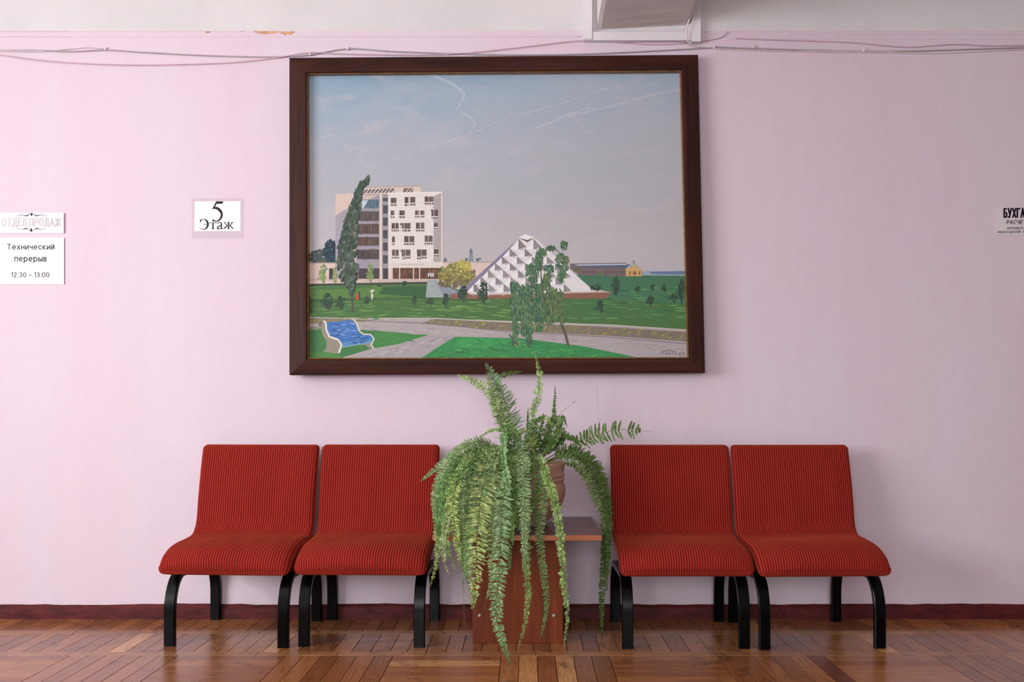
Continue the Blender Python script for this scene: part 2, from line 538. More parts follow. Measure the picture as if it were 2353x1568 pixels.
XA, XB = -2.62, 2.62
Y1, Y2, Y3, Y4 = -0.243, -0.297, -0.588, -0.640
for (ya, yb) in ((-0.014, Y1), (Y2, Y3)):
    x = XA - R.random() * 0.05
    while x < XB:
        w = R.choice((0.066, 0.07, 0.072, 0.078))
        plank(x, x + w, yb, ya, 'y'); x += w
for (ya, yb) in ((Y1, Y2), (Y3, Y4)):
    x = XA - R.random() * 0.3
    while x < XB:
        w = R.uniform(0.30, 0.52)
        plank(x, x + w, yb, ya, 'x', PM2); x += w
BS = 0.43
# block limits of the basket-weave field, read off the photograph
xb = P(162, 1505.6, Y4).x
b0 = xb - BS * 3
k = 0
rest_v, rest_f = [], []
while b0 + k * BS < XB + 0.2:
    for row in range(3):
        xl = b0 + k * BS; ya = Y4 - row * BS
        vert = ((k + row) % 2 == 1)
        n = 6
        for q in range(n):
            if vert: a = (xl + q * BS / n, xl + (q + 1) * BS / n, ya - BS, ya, 'y')
            else: a = (xl, xl + BS, ya - (q + 1) * BS / n, ya - q * BS / n, 'x')
            if row == 0: plank(*a)
            else:
                v, f = box_vf(a[0] + GAP / 2, a[1] - GAP / 2, a[2] + GAP / 2, a[3] - GAP / 2, -0.012, -R.random() * 0.0004, base=len(rest_v))
                rest_v += v; rest_f += f
    k += 1
XE = b0 + k * BS
tag(mesh('plank_field', rest_v, rest_f, M['plank'], floor), kind='stuff')


def m_floor_far():
    t = NT('distant_parquet', 0.22, 0.5)
    co = t.coord()
    br = t.add('ShaderNodeTexBrick')
    t.l.new(co, br.inputs['Vector'])
    br.inputs['Scale'].default_value = 1.0; br.inputs['Brick Width'].default_value = 0.43; br.inputs['Row Height'].default_value = 0.072
    br.inputs['Mortar Size'].default_value = 0.001
    br.inputs['Color1'].default_value = lin((96, 54, 34)); br.inputs['Color2'].default_value = lin((142, 84, 52)); br.inputs['Mortar'].default_value = lin((34, 20, 15))
    t.color(br.outputs[0]); return t.m


MF = m_floor_far()
tag(boxes('plank_field', [(RX0, RX1, RY0, Y4 - 3 * BS, -0.012, 0), (RX0, XA - 0.4, Y4 - 3 * BS, -0.014, -0.012, -0.0008), (XE, RX1, Y4 - 3 * BS, -0.014, -0.012, -0.0008)], MF, floor), kind='stuff')

# scraped ridges and bare patches along the paint line
for (x0, x1, y0, y1) in ((470, 484, 72, 77), (583, 640, 71, 81), (640, 678, 72, 82)):
    pts = []
    n = 22
    for i in range(n):
        u = i / (n - 1); pts.append(P(x0 + (x1 - x0) * u, y0 + R.uniform(-.5, 1.0), -0.0012))
    for i in reversed(range(n)):
        u = i / (n - 1); d = math.sin(PI * min(1, max(0.02, u))) ** 0.5
        pts.append(P(x0 + (x1 - x0) * u, y0 + (y1 - y0) * d * R.uniform(0.45, 1.0), -0.0012))
    back = [p + Vector((0, 0.0022, 0)) for p in pts]
    m = len(pts)
    mesh('peeled_patch', pts + back, [tuple(range(m))] + [(i, i + m, (i + 1) % m + m, (i + 1) % m) for i in range(m)], M['peel'], wall_back)
for (x0, x1, y0) in ((-60, 1338, 84), (0, 560, 72), (1660, 2450, 90), (1612, 2450, 73.5), (1800, 2450, 80)):
    pts = [P(x0 + (x1 - x0) * i / 60, y0 + 1.2 * mnoise.noise((i * 0.35, y0, 2)), 0.0005) for i in range(61)]
    v, f = tube_vf(pts, 0.0026, 5)
    mesh('paint_ridge', v, f, M['wall'], wall_back, True)
# hairline crack under the painting
v, f = tube_vf([P(1372 + dx, y, 0.0002) for dx, y in ((0, 888), (-1, 910), (2, 935), (1, 950), (4, 975), (3, 1010))], 0.0016, 4)
mesh('plaster_crack', v, f, M['wall'], wall_back, True)

# ------------------------------------------------------------------ chairs
CH_F = [(-.124, .802), (-.142, .74), (-.162, .66), (-.180, .57), (-.190, .51), (-.202, .466), (-.228, .437), (-.275, .426), (-.345, .426), (-.415, .427), (-.475, .421), (-.524, .403), (-.556, .372), (-.563, .340), (-.549, .314)]
CH_R = [(-.056, .799), (-.070, .74), (-.088, .66), (-.104, .57), (-.114, .50), (-.122, .44), (-.140, .385), (-.190, .345), (-.29, .318), (-.38, .306), (-.43, .303), (-.46, .302), (-.485, .302), (-.505, .302), (-.522, .3025)]


def rib_h(ph):
    # broad cord, narrow groove
    return 1 - 2 * (0.5 - 0.5 * ph) ** 1.8


def edge_n(s, hw, H):
    # rounded-rectangle section: corner radius 26 mm
    r = min(0.026, H * 0.92)
    d = max(0.0, abs(s) * hw - (hw - r))
    return 1 - (r - math.sqrt(max(0.0, r * r - d * d))) / H


def chair_mesh(seed):
    nt = 80
    Fp = catmull(CH_F, nt); Rp = catmull(CH_R, nt)
    secs = []                       # (centre, half, width, scale of half)
    capn = 7
    for i in range(nt):
        secs.append([(Fp[i] + Rp[i]) / 2, (Fp[i] - Rp[i]) / 2, 1.0])
    def capsecs(i, j, length, corner):
        c, h = secs[i][0], secs[i][1]
        d = secs[i][0] - secs[j][0]; d = d / np.linalg.norm(d)
        out = []
        for q in range(1, capn + 1):
            a = q / capn * PI / 2
            out.append([c + d * length * math.sin(a), h * max(0.02, math.cos(a) ** 0.75), 1 - corner * (1 - math.cos(a))])
        return out
    top = capsecs(0, 1, 0.022, 0.075); bot = capsecs(nt - 1, nt - 2, 0.006, 0.03)
    full = list(reversed(top)) + secs + bot
    total = len(full)
    crease = capn + int(nt * 0.43)
    nx, nr = RIB * 6 + 1, 24
    rows, ribs = [], []
    for i, (c, h, sw) in enumerate(full):
        u = i / (total - 1)
        hw = (0.2715 + 0.004 * min(1, max(0, (u - 0.5) / 0.3)) - 0.024 * max(0, (u - 0.80) / 0.20) ** 2.2) * sw
        hn = h / (np.linalg.norm(h) + 1e-9)
        Hm = np.linalg.norm(h)
        seatu = min(1, max(0, (u - 0.52) / 0.2)) * (1 - min(1, max(0, (u - 0.8) / 0.15)))
        row, rb = [], []
        for k in range(nx):
            s = -1 + 2 * k / (nx - 1)
            s2 = s
            n = edge_n(s2, hw, Hm)
            ph = math.cos(PI * (s + 1) * RIB)
            wr = 0.009 * mnoise.noise((s * 1.6 + seed * 9.1, u * 4.5, seed)) + 0.0022 * mnoise.noise((s * 5 + seed * 3, u * 11.0, 4))
            amp = np.linalg.norm(h) * n
            p = c + h * n + hn * ((0.0012 * rib_h(ph) + wr + 0.007 * (1 - s * s) - 0.030 * seatu * abs(s) ** 3.0) * min(1, amp / 0.03))
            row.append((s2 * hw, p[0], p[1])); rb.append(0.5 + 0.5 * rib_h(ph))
        for k in range(1, nr):
            s = 1 - 2 * k / nr
            n = edge_n(s, hw, Hm)
            p = c - h * n
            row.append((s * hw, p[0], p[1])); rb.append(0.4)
        rows.append(row); ribs.append(rb)
    ring = nx + nr - 1

    def build(a, b, name, parent):
        v = [p for r in rows[a:b + 1] for p in r]
        rbv = [q for r in ribs[a:b + 1] for q in r]
        f = []
        for i in range(b - a):
            for k in range(ring):
                k2 = (k + 1) % ring
                f.append((i * ring + k, (i + 1) * ring + k, (i + 1) * ring + k2, i * ring + k2))
        if a == 0: f.append(tuple(range(ring)))
        if b == total - 1: f.append(tuple(reversed(range((b - a) * ring, (b - a + 1) * ring))))
        o = mesh(name, v, f, M['cord'], parent, True)
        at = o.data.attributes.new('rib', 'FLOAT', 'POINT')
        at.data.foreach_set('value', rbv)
        return o
    return lambda parent: (build(0, crease, 'backrest', parent), build(crease, total - 1, 'seat', parent))


def leg_vf(x, y, sgn):
    """bent flat bar, from the floor up and over under the seat"""
    path = [(y, 0.0), (y, 0.05), (y, 0.09), (y, 0.125)]
    rad = 0.096
    for q in range(1, 21):
        a = q / 20 * PI / 2
        path.append((y + sgn * rad * (1 - math.cos(a)), 0.125 + 0.161 * math.sin(a)))
    w, th = 0.023, 0.012
    v, f = [], []
    n = len(path)
    cs = [(-w, -th * .7), (-w * .85, -th), (w * .85, -th), (w, -th * .7), (w, th * .7), (w * .85, th), (-w * .85, th), (-w, th * .7)]
    for i in range(n):
        d = Vector(path[min(i + 1, n - 1)]) - Vector(path[max(i - 1, 0)]); d.normalize()
        nrm = Vector((-d.y, d.x)) * sgn
        wide = 1.0
        for (cx, cn) in cs:
            q = Vector(path[i]) + nrm * cn
            v.append((x + cx * wide, q.x, q.y))
    for i in range(n - 1):
        for k in range(8):
            k2 = (k + 1) % 8
            f.append((i * 8 + k, i * 8 + k2, (i + 1) * 8 + k2, (i + 1) * 8 + k))
    f += [tuple(range(8)), tuple((n - 1) * 8 + k for k in range(8))]
    return v, f


def make_chair(X, yoff, rz, seed, label):
    root = empty('waiting_chair', (X, yoff - 0.27, 0), rz)
    tag(root, label, 'chair', 'red waiting chairs along the wall')
    hold = Vector((0, 0.27, 0))
    parts = list(chair_mesh(seed)(root))
    YF, YR = -0.505, -0.035
    for sx in (-1, 1):
        for (y, s) in ((YF, 1), (YR, -1)):
            v, f = leg_vf(sx * 0.240, y, s)
            parts.append(mesh('leg', v, f, M['black'], root, True)); parts[-1].data.set_sharp_from_angle(angle=0.45)
        parts.append(boxes('side_rail', [(sx * 0.240 - 0.023, sx * 0.240 + 0.023, YF + 0.096, YR - 0.096, 0.274, 0.298)], M['black'], root, 0.002))
    parts.append(boxes('cross_bar', [(-0.217, 0.217, -0.38, -0.34, 0.298, 0.325)], M['black'], root, 0.002))
    parts.append(boxes('cross_bar', [(-0.217, 0.217, -0.24, -0.20, 0.298, 0.350)], M['black'], root, 0.002))
    for p in parts:
        p.data.transform(Matrix.Translation(hold))
    return root


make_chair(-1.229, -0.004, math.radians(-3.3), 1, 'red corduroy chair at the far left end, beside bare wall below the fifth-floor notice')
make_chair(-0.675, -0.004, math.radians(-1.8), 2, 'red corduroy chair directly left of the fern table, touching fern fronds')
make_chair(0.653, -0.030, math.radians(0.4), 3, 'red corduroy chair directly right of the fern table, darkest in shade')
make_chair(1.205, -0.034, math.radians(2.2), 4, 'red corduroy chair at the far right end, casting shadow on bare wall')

# ------------------------------------------------------------------ table
TZ = 0.482
tx0, tx1 = P(993, 1230, -0.65).x, P(1384, 1230, -0.65).x
TXC = (tx0 + tx1) / 2
table = empty('side_table', (TXC, -0.34, 0))
tag(table, 'low wooden table with an orange-brown panel base, under the potted fern', 'table')


def tp(name, lst, mat, bevel=0.002):
    o = boxes(name, lst, mat, table, bevel)
    o.data.transform(Matrix.Translation((-TXC, 0.34, 0)))
    return o


tp('tabletop', [(tx0, tx1, -0.648, -0.03, TZ - 0.0235, TZ)], M['tabletop'], 0.003)
tp('edge_band', [(tx0 + 0.002, tx1 - 0.002, -0.6505, -0.6475, TZ - 0.0225, TZ - 0.001)], M['edge'], 0.001)
px0, px1 = P(1086, 1479, -0.456).x, P(1294, 1479, -0.456).x
tp('support_panel', [(px0, px1, -0.456, -0.438, 0, TZ - 0.0235)], M['panel'])
tp('support_panel', [(px0, px1, -0.21, -0.192, 0, TZ - 0.0235)], M['panel'])
tp('stretcher', [(px0 + 0.02, px1 - 0.02, -0.438, -0.21, 0.10, 0.118)], M['panel'])
for bxp in (1102, 1273):
    b = P(bxp, 1415, -0.456)
    prof = [(0.0075, 0), (0.0075, 0.0015), (0.0062, 0.004), (0.003, 0.0055), (0.0005, 0.006)]
    o = lathe('bolt_head', prof, M['steel'], table, 20)
    o.data.transform(Matrix.Translation((b.x - TXC, b.y + 0.34, b.z)) @ Matrix.Rotation(PI / 2, 4, 'X'))

# ------------------------------------------------------------------ potted fern
PX, PY = -0.032, -0.34
sa = lathe('plant_saucer', [(0.10, 0), (0.115, 0.003), (0.145, 0.022), (0.148, 0.024), (0.144, 0.0245), (0.112, 0.008), (0.02, 0.007)], M['china'], None, 56)
sa.location = (PX, PY, TZ)
tag(sa, 'white saucer under the clay fern pot', 'saucer')
PZ = TZ + 0.0085
fern = empty('potted_fern', (PX, PY, PZ))
tag(fern, 'large trailing sword fern in a pinkish clay pot between the chairs', 'plant')
prof = [(0.105, 0), (0.112, 0.004), (0.135, 0.022), (0.160, 0.048), (0.184, 0.083), (0.197, 0.115), (0.200, 0.145), (0.198, 0.165), (0.191, 0.180), (0.192, 0.184), (0.197, 0.188),
        (0.197, 0.194), (0.192, 0.199), (0.192, 0.204), (0.197, 0.208), (0.197, 0.214), (0.193, 0.219), (0.196, 0.235), (0.198, 0.252), (0.201, 0.262), (0.198, 0.267), (0.190, 0.264), (0.186, 0.235)]
lathe('pot', prof, M['pot'], fern, 72)
lathe('soil', [(0.186, 0.225), (0.187, 0.236), (0.12, 0.244), (0.01, 0.248)], M['soil'], fern, 40)

GR = {'lt': (172, 198, 124), 'md': (132, 166, 92), 'bl': (152, 186, 124), 'yl': (194, 206, 130), 'dk': (94, 130, 62), 'pl': (194, 212, 152)}


def frond(pts, lmax, col, style='flat', nrm=None, spacing=0.0070, bare=0.10, rs=0, tipbare=0.0, gaps=None, widthf=0.95, envp=2.4):
    """one fern frond: a bending rachis with two rows of leaflets; pts = (px, py, Y)"""
    rr = random.Random(hash((pts[0], pts[-1], rs)) & 0xffff)
    if style == 'fluffy': spacing *= .8
    W3 = [P(*p) for p in pts]
    fine = catmull(W3, 160)
    seg = np.linalg.norm(np.diff(fine, axis=0), axis=1); cum = np.concatenate([[0], np.cumsum(seg)])
    Ltot = cum[-1]
    n = max(8, int(Ltot / spacing))
    s = np.linspace(0, Ltot, n)
    path = [Vector([np.interp(q, cum, fine[:, a]) for a in range(3)]) for q in s]
    org = Vector((PX, PY, PZ))
    path = [p - org for p in path]
    wig = 0.0035
    path = [p + Vector((mnoise.noise((i * .18, rs, 1)), mnoise.noise((i * .18, rs, 5)), 0)) * wig for i, p in enumerate(path)]
    v, f = tube_vf(path, [0.0021 * (1 - 0.75 * i / n) for i in range(n)], 4)
    nf0 = len(f)
    shade = [1.0] * len(v)
    for i in range(n):
        u = i / (n - 1)
        if u < bare or u > 1 - tipbare: continue
        if gaps and any(a < u < b for a, b in gaps): continue
        T = (path[min(i + 1, n - 1)] - path[max(i - 1, 0)]).normalized()
        Nn = Vector(nrm) if nrm is not None else Vector((0, -1, 0.25))
        S = T.cross(Nn)
        if S.length < 1e-3: S = Vector((1, 0, 0))
        S.normalize(); Nn = S.cross(T).normalized()
        ub = (u - bare) / (1 - bare - tipbare)
        env = min(1.0, 0.45 + ub * 3.2) * (1 - ub ** envp) ** 0.8 + 0.10
        for side in ((-1, 1, -1, 1) if style == 'curl' else (-1, 1)):
            if rr.random() < 0.05: continue
            L = lmax * env * rr.uniform(0.78, 1.12)
            fw = rr.uniform(0.10, 0.38)
            droop = rr.uniform(-0.15, 0.25)
            tw = rr.gauss(0, 0.25)
            if style in ('curl', 'fluffy'):
                fw = rr.uniform(-0.4, 0.8); droop = rr.uniform(-1.0, 1.0); tw = rr.gauss(0, 0.8); L *= rr.uniform(.65, 1.0)
            elif style == 'semi':
                fw = rr.uniform(-0.05, 0.5); droop = rr.uniform(-0.45, 0.55); tw = rr.gauss(0, 0.5)
            D = (S * side + T * fw - Nn * droop).normalized()
            Wv = (T * math.cos(tw) + Nn * math.sin(tw)); Wv = (Wv - D * Wv.dot(D)).normalized()
            up = D.cross(Wv).normalized() * (-side)
            w = spacing * widthf * 0.5 * rr.uniform(0.85, 1.15)
            b = path[i] + T * rr.uniform(-.2, .2) * spacing
            sh = rr.uniform(0.62, 1.18)
            k = len(v)
            if style == 'fluffy':
                # the leaflet is itself divided into tiny crisped lobes
                m = 4
                for q in range(m + 1):
                    a = (q + .6) / (m + .8)
                    c = b + D * (L * a) - up * (0.25 * L * a * a)
                    for sd in ((-1, 1) if q < m else (0,)):
                        l2 = L * (.60 - .28 * a) * rr.uniform(.75, 1.25)
                        d2 = (Wv * sd + D * rr.uniform(.2, .9) + up * rr.uniform(-.8, .8)).normalized()
                        n2 = (d2.cross(up) + up * rr.uniform(-.6, .6)).normalized() * (l2 * .40)
                        kk = len(v)
                        v += [c, c + d2 * l2 * .55 + n2, c + d2 * l2, c + d2 * l2 * .55 - n2]
                        f += [(kk, kk + 1, kk + 2), (kk, kk + 2, kk + 3)]
                        shade += [sh * rr.uniform(.75, 1.2)] * 4
                continue
            cv = rr.uniform(0.05, 0.3) * L
            wav = rr.uniform(-1, 1)
            st_ = (.0, .12, .28, .44, .60, .76, .90, 1.0)
            wd_ = (.25, 1.0, .82, .98, .72, .74, .40, .0)
            for q, a in enumerate(st_):
                c = b + D * (L * a) - up * (cv * a * a * .8) + T * (cv * a * a * .6) + up * (w * .45 * math.sin(a * 9 + wav * 3))
                ww = w * 1.08 * wd_[q]
                if q == len(st_) - 1:
                    v.append(c); break
                v += [c + Wv * ww + up * (.22 * ww), c - up * .10 * w, c - Wv * ww + up * (.22 * ww)]
            for q in range(6):
                a0 = k + q * 3
                f += [(a0, a0 + 3, a0 + 4, a0 + 1), (a0 + 1, a0 + 4, a0 + 5, a0 + 2)]
            tipi = k + 21
            f += [(k + 18, tipi, k + 19), (k + 19, tipi, k + 20)]
            shade += [sh] * 22
    me = bpy.data.meshes.new('frond'); me.from_pydata([tuple(p) for p in v], [], f)
    me.materials.append(M['leaf']); me.materials.append(M['stem'])
    mi = [1] * nf0 + [0] * (len(me.polygons) - nf0)
    me.polygons.foreach_set('material_index', mi)
    me.update()
    at = me.attributes.new('shade', 'FLOAT', 'POINT'); at.data.foreach_set('value', shade)
    o = link('frond', me, None, fern)
    c = lin(tuple(x * rr.uniform(0.93, 1.07) for x in GR[col]))
    o.color = c
    return o


B = -0.36
# upright fronds
frond([(1190, 1062, B), (1185, 1010, -.38), (1172, 950, -.40), (1148, 895, -.41), (1117, 836, -.40)], .050, 'bl', 'semi', (.45, -1, .1), bare=.18, rs=1)
frond([(1180, 1062, B), (1172, 1000, -.40), (1146, 935, -.43), (1112, 890, -.44), (1053, 862, -.42)], .036, 'lt', 'semi', (.2, -1, .3), bare=.22, rs=2)
frond([(1175, 1062, B), (1160, 1000, -.42), (1138, 930, -.47), (1133, 905, -.48), (1120, 860, -.47)], .036, 'lt', 'curl', None, bare=.25, rs=3)
frond([(1165, 930, -.36), (1143, 880, -.34), (1158, 862, -.33), (1200, 854, -.31)], .017, 'dk', 'semi', None, bare=.2, rs=4)
frond([(1210, 1060, B), (1217, 985, -.37), (1233, 920, -.38), (1240, 870, -.38), (1230, 812, -.37)], .021, 'pl', 'fluffy', None, bare=.36, rs=5, spacing=.0095)
frond([(1235, 1060, B), (1262, 1000, -.32), (1272, 950, -.31), (1276, 890, -.30)], .015, 'md', 'curl', None, bare=.22, rs=6)
frond([(1240, 1060, B), (1258, 990, -.31), (1285, 955, -.30), (1322, 922, -.29)], .002, 'dk', 'flat', None, bare=.97, rs=7)
frond([(1262, 1062, B), (1300, 1030, -.38), (1360, 1003, -.42), (1410, 990, -.44), (1455, 988, -.45), (1499, 993, -.46)], .046, 'dk', 'flat', (-.1, -1, .15), spacing=.0135, bare=.30, tipbare=.11, rs=8, gaps=((.60, .63), (.72, .765)), widthf=.80, envp=9)
frond([(1205, 1060, B), (1212, 1000, -.36), (1213, 942, -.35)], .012, 'md', 'curl', None, bare=.2, rs=9)
frond([(1220, 1062, B), (1240, 1000, -.33), (1250, 952, -.32)], .018, 'md', 'curl', None, bare=.15, rs=10)
frond([(1225, 1062, B), (1232, 1010, -.40), (1222, 975, -.42), (1255, 955, -.42)], .022, 'dk', 'curl', None, bare=.2, rs=11)
frond([(1245, 1060, B), (1280, 1010, -.33), (1300, 1000, -.33), (1330, 1020, -.34)], .026, 'dk', 'semi', None, bare=.2, rs=12)
frond([(1235, 1060, B), (1275, 1000, -.36), (1290, 985, -.36), (1300, 1010, -.38)], .022, 'md', 'semi', None, bare=.2, rs=13)
frond([(1195, 1062, B), (1195, 1010, -.40), (1180, 985, -.42), (1130, 990, -.44), (1102, 1005, -.45)], .017, 'pl', 'curl', None, bare=.3, rs=14)
frond([(1215, 1062, B), (1225, 1010, -.42), (1205, 990, -.44), (1190, 1000, -.45)], .025, 'lt', 'curl', None, bare=.2, rs=15)
for i in range(13):
    x = R.uniform(1150, 1290); h = R.uniform(35, 105); lean = R.uniform(-50, 50)
    frond([(1195 + (x - 1195) * .5, 1062, B), (x, 1062 - h * .6, B + R.uniform(-.07, .08)), (x + lean * .6, 1062 - h, B + R.uniform(-.1, .1)), (x + lean * 1.3, 1062 - h * .8, B + R.uniform(-.14, .1))],
          R.uniform(.014, .022), R.choice(('dk', 'md', 'lt', 'bl')), R.choice(('semi', 'semi', 'curl')), None, bare=.2, spacing=.009, rs=100 + i)
# right arching fronds, two of them trailing behind the table edge
frond([(1250, 1062, B), (1310, 1040, -.36), (1352, 1062, -.36), (1383, 1120, -.36), (1394, 1190, -.36), (1394, 1260, -.36), (1393, 1356, -.36)], .036, 'dk', 'flat', (.5, -1, .3), bare=.1, rs=20)
frond([(1250, 1062, B), (1300, 1050, -.42), (1340, 1085, -.44), (1362, 1130, -.45), (1382, 1180, -.46), (1390, 1220, -.47)], .028, 'md', 'semi', (.5, -1, .3), bare=.12, rs=21)
frond([(1255, 1062, B), (1320, 1048, -.30), (1365, 1085, -.29), (1392, 1150, -.28), (1392, 1250, -.28), (1384, 1350, -.28), (1383, 1462, -.28)], .030, 'dk', 'flat', (.3, -1, .2), bare=.1, rs=22, spacing=.010)
frond([(1250, 1064, B), (1320, 1070, -.40), (1366, 1120, -.42), (1388, 1180, -.43), (1396, 1260, -.43), (1396, 1330, -.43)], .026, 'dk', 'semi', (.5, -1, .3), bare=.15, rs=23)
frond([(1245, 1062, B), (1295, 1035, -.34), (1340, 1045, -.34), (1378, 1090, -.33), (1392, 1150, -.33), (1395, 1230, -.33)], .036, 'dk', 'flat', (.5, -1, .4), bare=.1, rs=24)
# left arching fronds
frond([(1150, 1062, B), (1110, 1022, -.42), (1060, 1030, -.48), (1010, 1070, -.52), (967, 1106, -.54)], .026, 'bl', 'flat', (-.2, -1, .5), bare=.12, rs=30)
frond([(1150, 1062, B), (1120, 1020, -.44), (1085, 1018, -.50), (1030, 1060, -.58), (1000, 1130, -.62), (998, 1200, -.65)], .030, 'bl', 'flat', (-.3, -1, .5), bare=.12, rs=31)
frond([(1150, 1064, B), (1100, 1040, -.48), (1050, 1070, -.58), (1022, 1130, -.66), (1008, 1210, -.69), (1004, 1290, -.70), (988, 1350, -.70)], .026, 'lt', 'fluffy', None, bare=.1, rs=32)
frond([(1160, 1064, B), (1110, 1050, -.52), (1062, 1090, -.62), (1035, 1160, -.69), (1025, 1240, -.71), (1045, 1310, -.71)], .032, 'lt', 'fluffy', None, bare=.1, rs=33)
frond([(1160, 1064, B), (1100, 1060, -.54), (1050, 1120, -.66), (1028, 1200, -.71), (1018, 1270, -.72), (1030, 1320, -.72)], .030, 'pl', 'fluffy', None, bare=.1, rs=34)
frond([(1160, 1064, B), (1115, 1045, -.50), (1070, 1075, -.60), (1042, 1140, -.69), (1046, 1220, -.72), (1058, 1300, -.72)], .030, 'yl', 'semi', None, bare=.3, rs=35)
frond([(1165, 1064, B), (1120, 1060, -.54), (1085, 1110, -.65), (1072, 1200, -.70), (1064, 1300, -.70), (1066, 1382, -.70), (1067, 1440, -.70)], .020, 'md', 'fluffy', None, bare=.1, tipbare=.14, rs=36)
frond([(1150, 1064, B), (1090, 1045, -.50), (1030, 1100, -.60), (1005, 1180, -.64), (1000, 1240, -.66)], .034, 'lt', 'fluffy', None, bare=.1, rs=37)
frond([(1150, 1064, B), (1090, 1030, -.42), (1040, 1060, -.46), (1012, 1120, -.50), (1000, 1200, -.53)], .030, 'bl', 'flat', (-.5, -1, .3), bare=.1, rs=38)
for i in range(22):
    x = R.uniform(1002, 1120); y = R.uniform(1180, 1300)
    frond([(1165, 1064, B), (1165 - (1165 - x) * .5, R.uniform(1030, 1062), -.50), (x + 14, 1105 + R.uniform(-15, 15), -.63), (x, 1105 + (y - 1105) * .5, -.69), (x - R.uniform(-8, 8), y, -.71)],
          R.uniform(.022, .032), R.choice(('lt', 'lt', 'pl', 'bl', 'md')), R.choice(('fluffy', 'fluffy', 'curl', 'semi')), None, bare=.12, rs=200 + i)
# the long hanging fronds in front
frond([(1170, 1064, B), (1140, 1050, -.52), (1112, 1110, -.66), (1100, 1190, -.72), (1094, 1270, -.73), (1092, 1340, -.73), (1086, 1396, -.73)], .058, 'lt', 'flat', (.1, -1, .1), bare=.12, rs=40, spacing=.011)
frond([(1170, 1064, B), (1135, 1060, -.52), (1105, 1130, -.66), (1080, 1210, -.71), (1072, 1290, -.72), (1075, 1340, -.72)], .040, 'md', 'flat', (-.2, -1, .1), bare=.12, rs=41)
frond([(1180, 1064, B), (1166, 1060, -.54), (1158, 1130, -.68), (1150, 1230, -.74), (1146, 1320, -.75), (1140, 1400, -.755), (1150, 1460, -.76), (1173, 1523, -.765)], .040, 'bl', 'flat', (0, -1, .1), bare=.25, rs=42, spacing=.010)
frond([(1195, 1064, B), (1199, 1030, -.52), (1204, 1080, -.62), (1205, 1170, -.70), (1205, 1250, -.73), (1203, 1310, -.74)], .031, 'bl', 'flat', (0, -1, .1), bare=.12, rs=43, spacing=.0078)
frond([(1200, 1064, B), (1205, 1060, -.54), (1210, 1150, -.67), (1208, 1250, -.71), (1213, 1350, -.72), (1209, 1420, -.72), (1189, 1497, -.72)], .021, 'bl', 'fluffy', None, bare=.3, rs=44)
frond([(1220, 1064, B), (1240, 1060, -.54), (1250, 1130, -.64), (1240, 1230, -.68), (1248, 1310, -.69), (1256, 1390, -.69), (1243, 1467, -.69)], .024, 'md', 'semi', None, bare=.15, rs=45)
frond([(1225, 1064, B), (1240, 1050, -.54), (1262, 1110, -.64), (1283, 1190, -.69), (1290, 1270, -.70), (1298, 1360, -.70), (1304, 1420, -.70), (1295, 1490, -.70)], .023, 'lt', 'fluffy', None, bare=.15, rs=46)
frond([(1185, 1064, B), (1158, 1000, -.46), (1158, 1060, -.58), (1166, 1110, -.66), (1164, 1190, -.69), (1160, 1250, -.70)], .020, 'pl', 'fluffy', None, bare=.15, rs=47)
frond([(1180, 1064, B), (1160, 1045, -.50), (1140, 1100, -.64), (1132, 1190, -.70), (1128, 1260, -.71), (1130, 1330, -.72), (1112, 1400, -.72)], .036, 'lt', 'semi', None, bare=.12, tipbare=.05, rs=48)
frond([(1175, 1064, B), (1150, 1048, -.50), (1128, 1090, -.62), (1115, 1160, -.68), (1118, 1230, -.70)], .040, 'lt', 'flat', None, bare=.12, rs=49)
frond([(1185, 1064, B), (1180, 1040, -.50), (1175, 1100, -.62), (1180, 1170, -.67), (1175, 1230, -.68)], .030, 'md', 'semi', None, bare=.12, rs=50)
frond([(1205, 1064, B), (1222, 1050, -.52), (1232, 1110, -.62), (1228, 1180, -.66), (1232, 1210, -.66)], .026, 'dk', 'semi', None, bare=.12, rs=51)
frond([(1170, 1064, B), (1148, 1040, -.48), (1130, 1080, -.60), (1150, 1160, -.66), (1165, 1230, -.70), (1172, 1310, -.71)], .034, 'md', 'semi', None, bare=.12, rs=52)
for i in range(8):
    x = R.uniform(1110, 1215); y = R.uniform(1150, 1260)
    frond([(1190, 1064, B), (1190 - (1190 - x) * .5, R.uniform(1030, 1058), -.48), (x, 1095, -.60), (x - 4, 1095 + (y - 1095) * .5, -.67), (x - R.uniform(-8, 8), y, -.70)],
          R.uniform(.024, .036), R.choice(('lt', 'md', 'bl', 'dk')), R.choice(('flat', 'semi', 'fluffy')), None, bare=.12, rs=300 + i)

# ------------------------------------------------------------------ framed painting
PB = 0.02357; PA = -0.092


def PP(px, py, off=0.0):
    """point of the (slightly leaning) picture plane, off metres in front of the canvas"""
    k = (py - VY) / F_PX
    D = (CAM_D + PA - off + PB * CAM_H) / (1 + PB * k)
    return Vector(((px - VX) * D / F_PX, D - CAM_D, CAM_H - k * D))


OUT = [(665, 133), (1604, 126), (1620, 857), (665, 862)]
INN = [(705, 168), (1566, 161), (1583, 824), (706, 826)]
SIT = [(708, 171), (1563, 165), (1580, 821), (709, 823)]
base = PP(1142, 860, -0.02)
pic = empty('framed_painting', base)
tag(pic, 'large framed painting of a white building and pyramid in a park, above the fern', 'painting')


def pmesh(name, v, f, mat, parent, smooth=False):
    o = mesh(name, [Vector(p) - base for p in v], f, mat, parent, smooth)
    return o


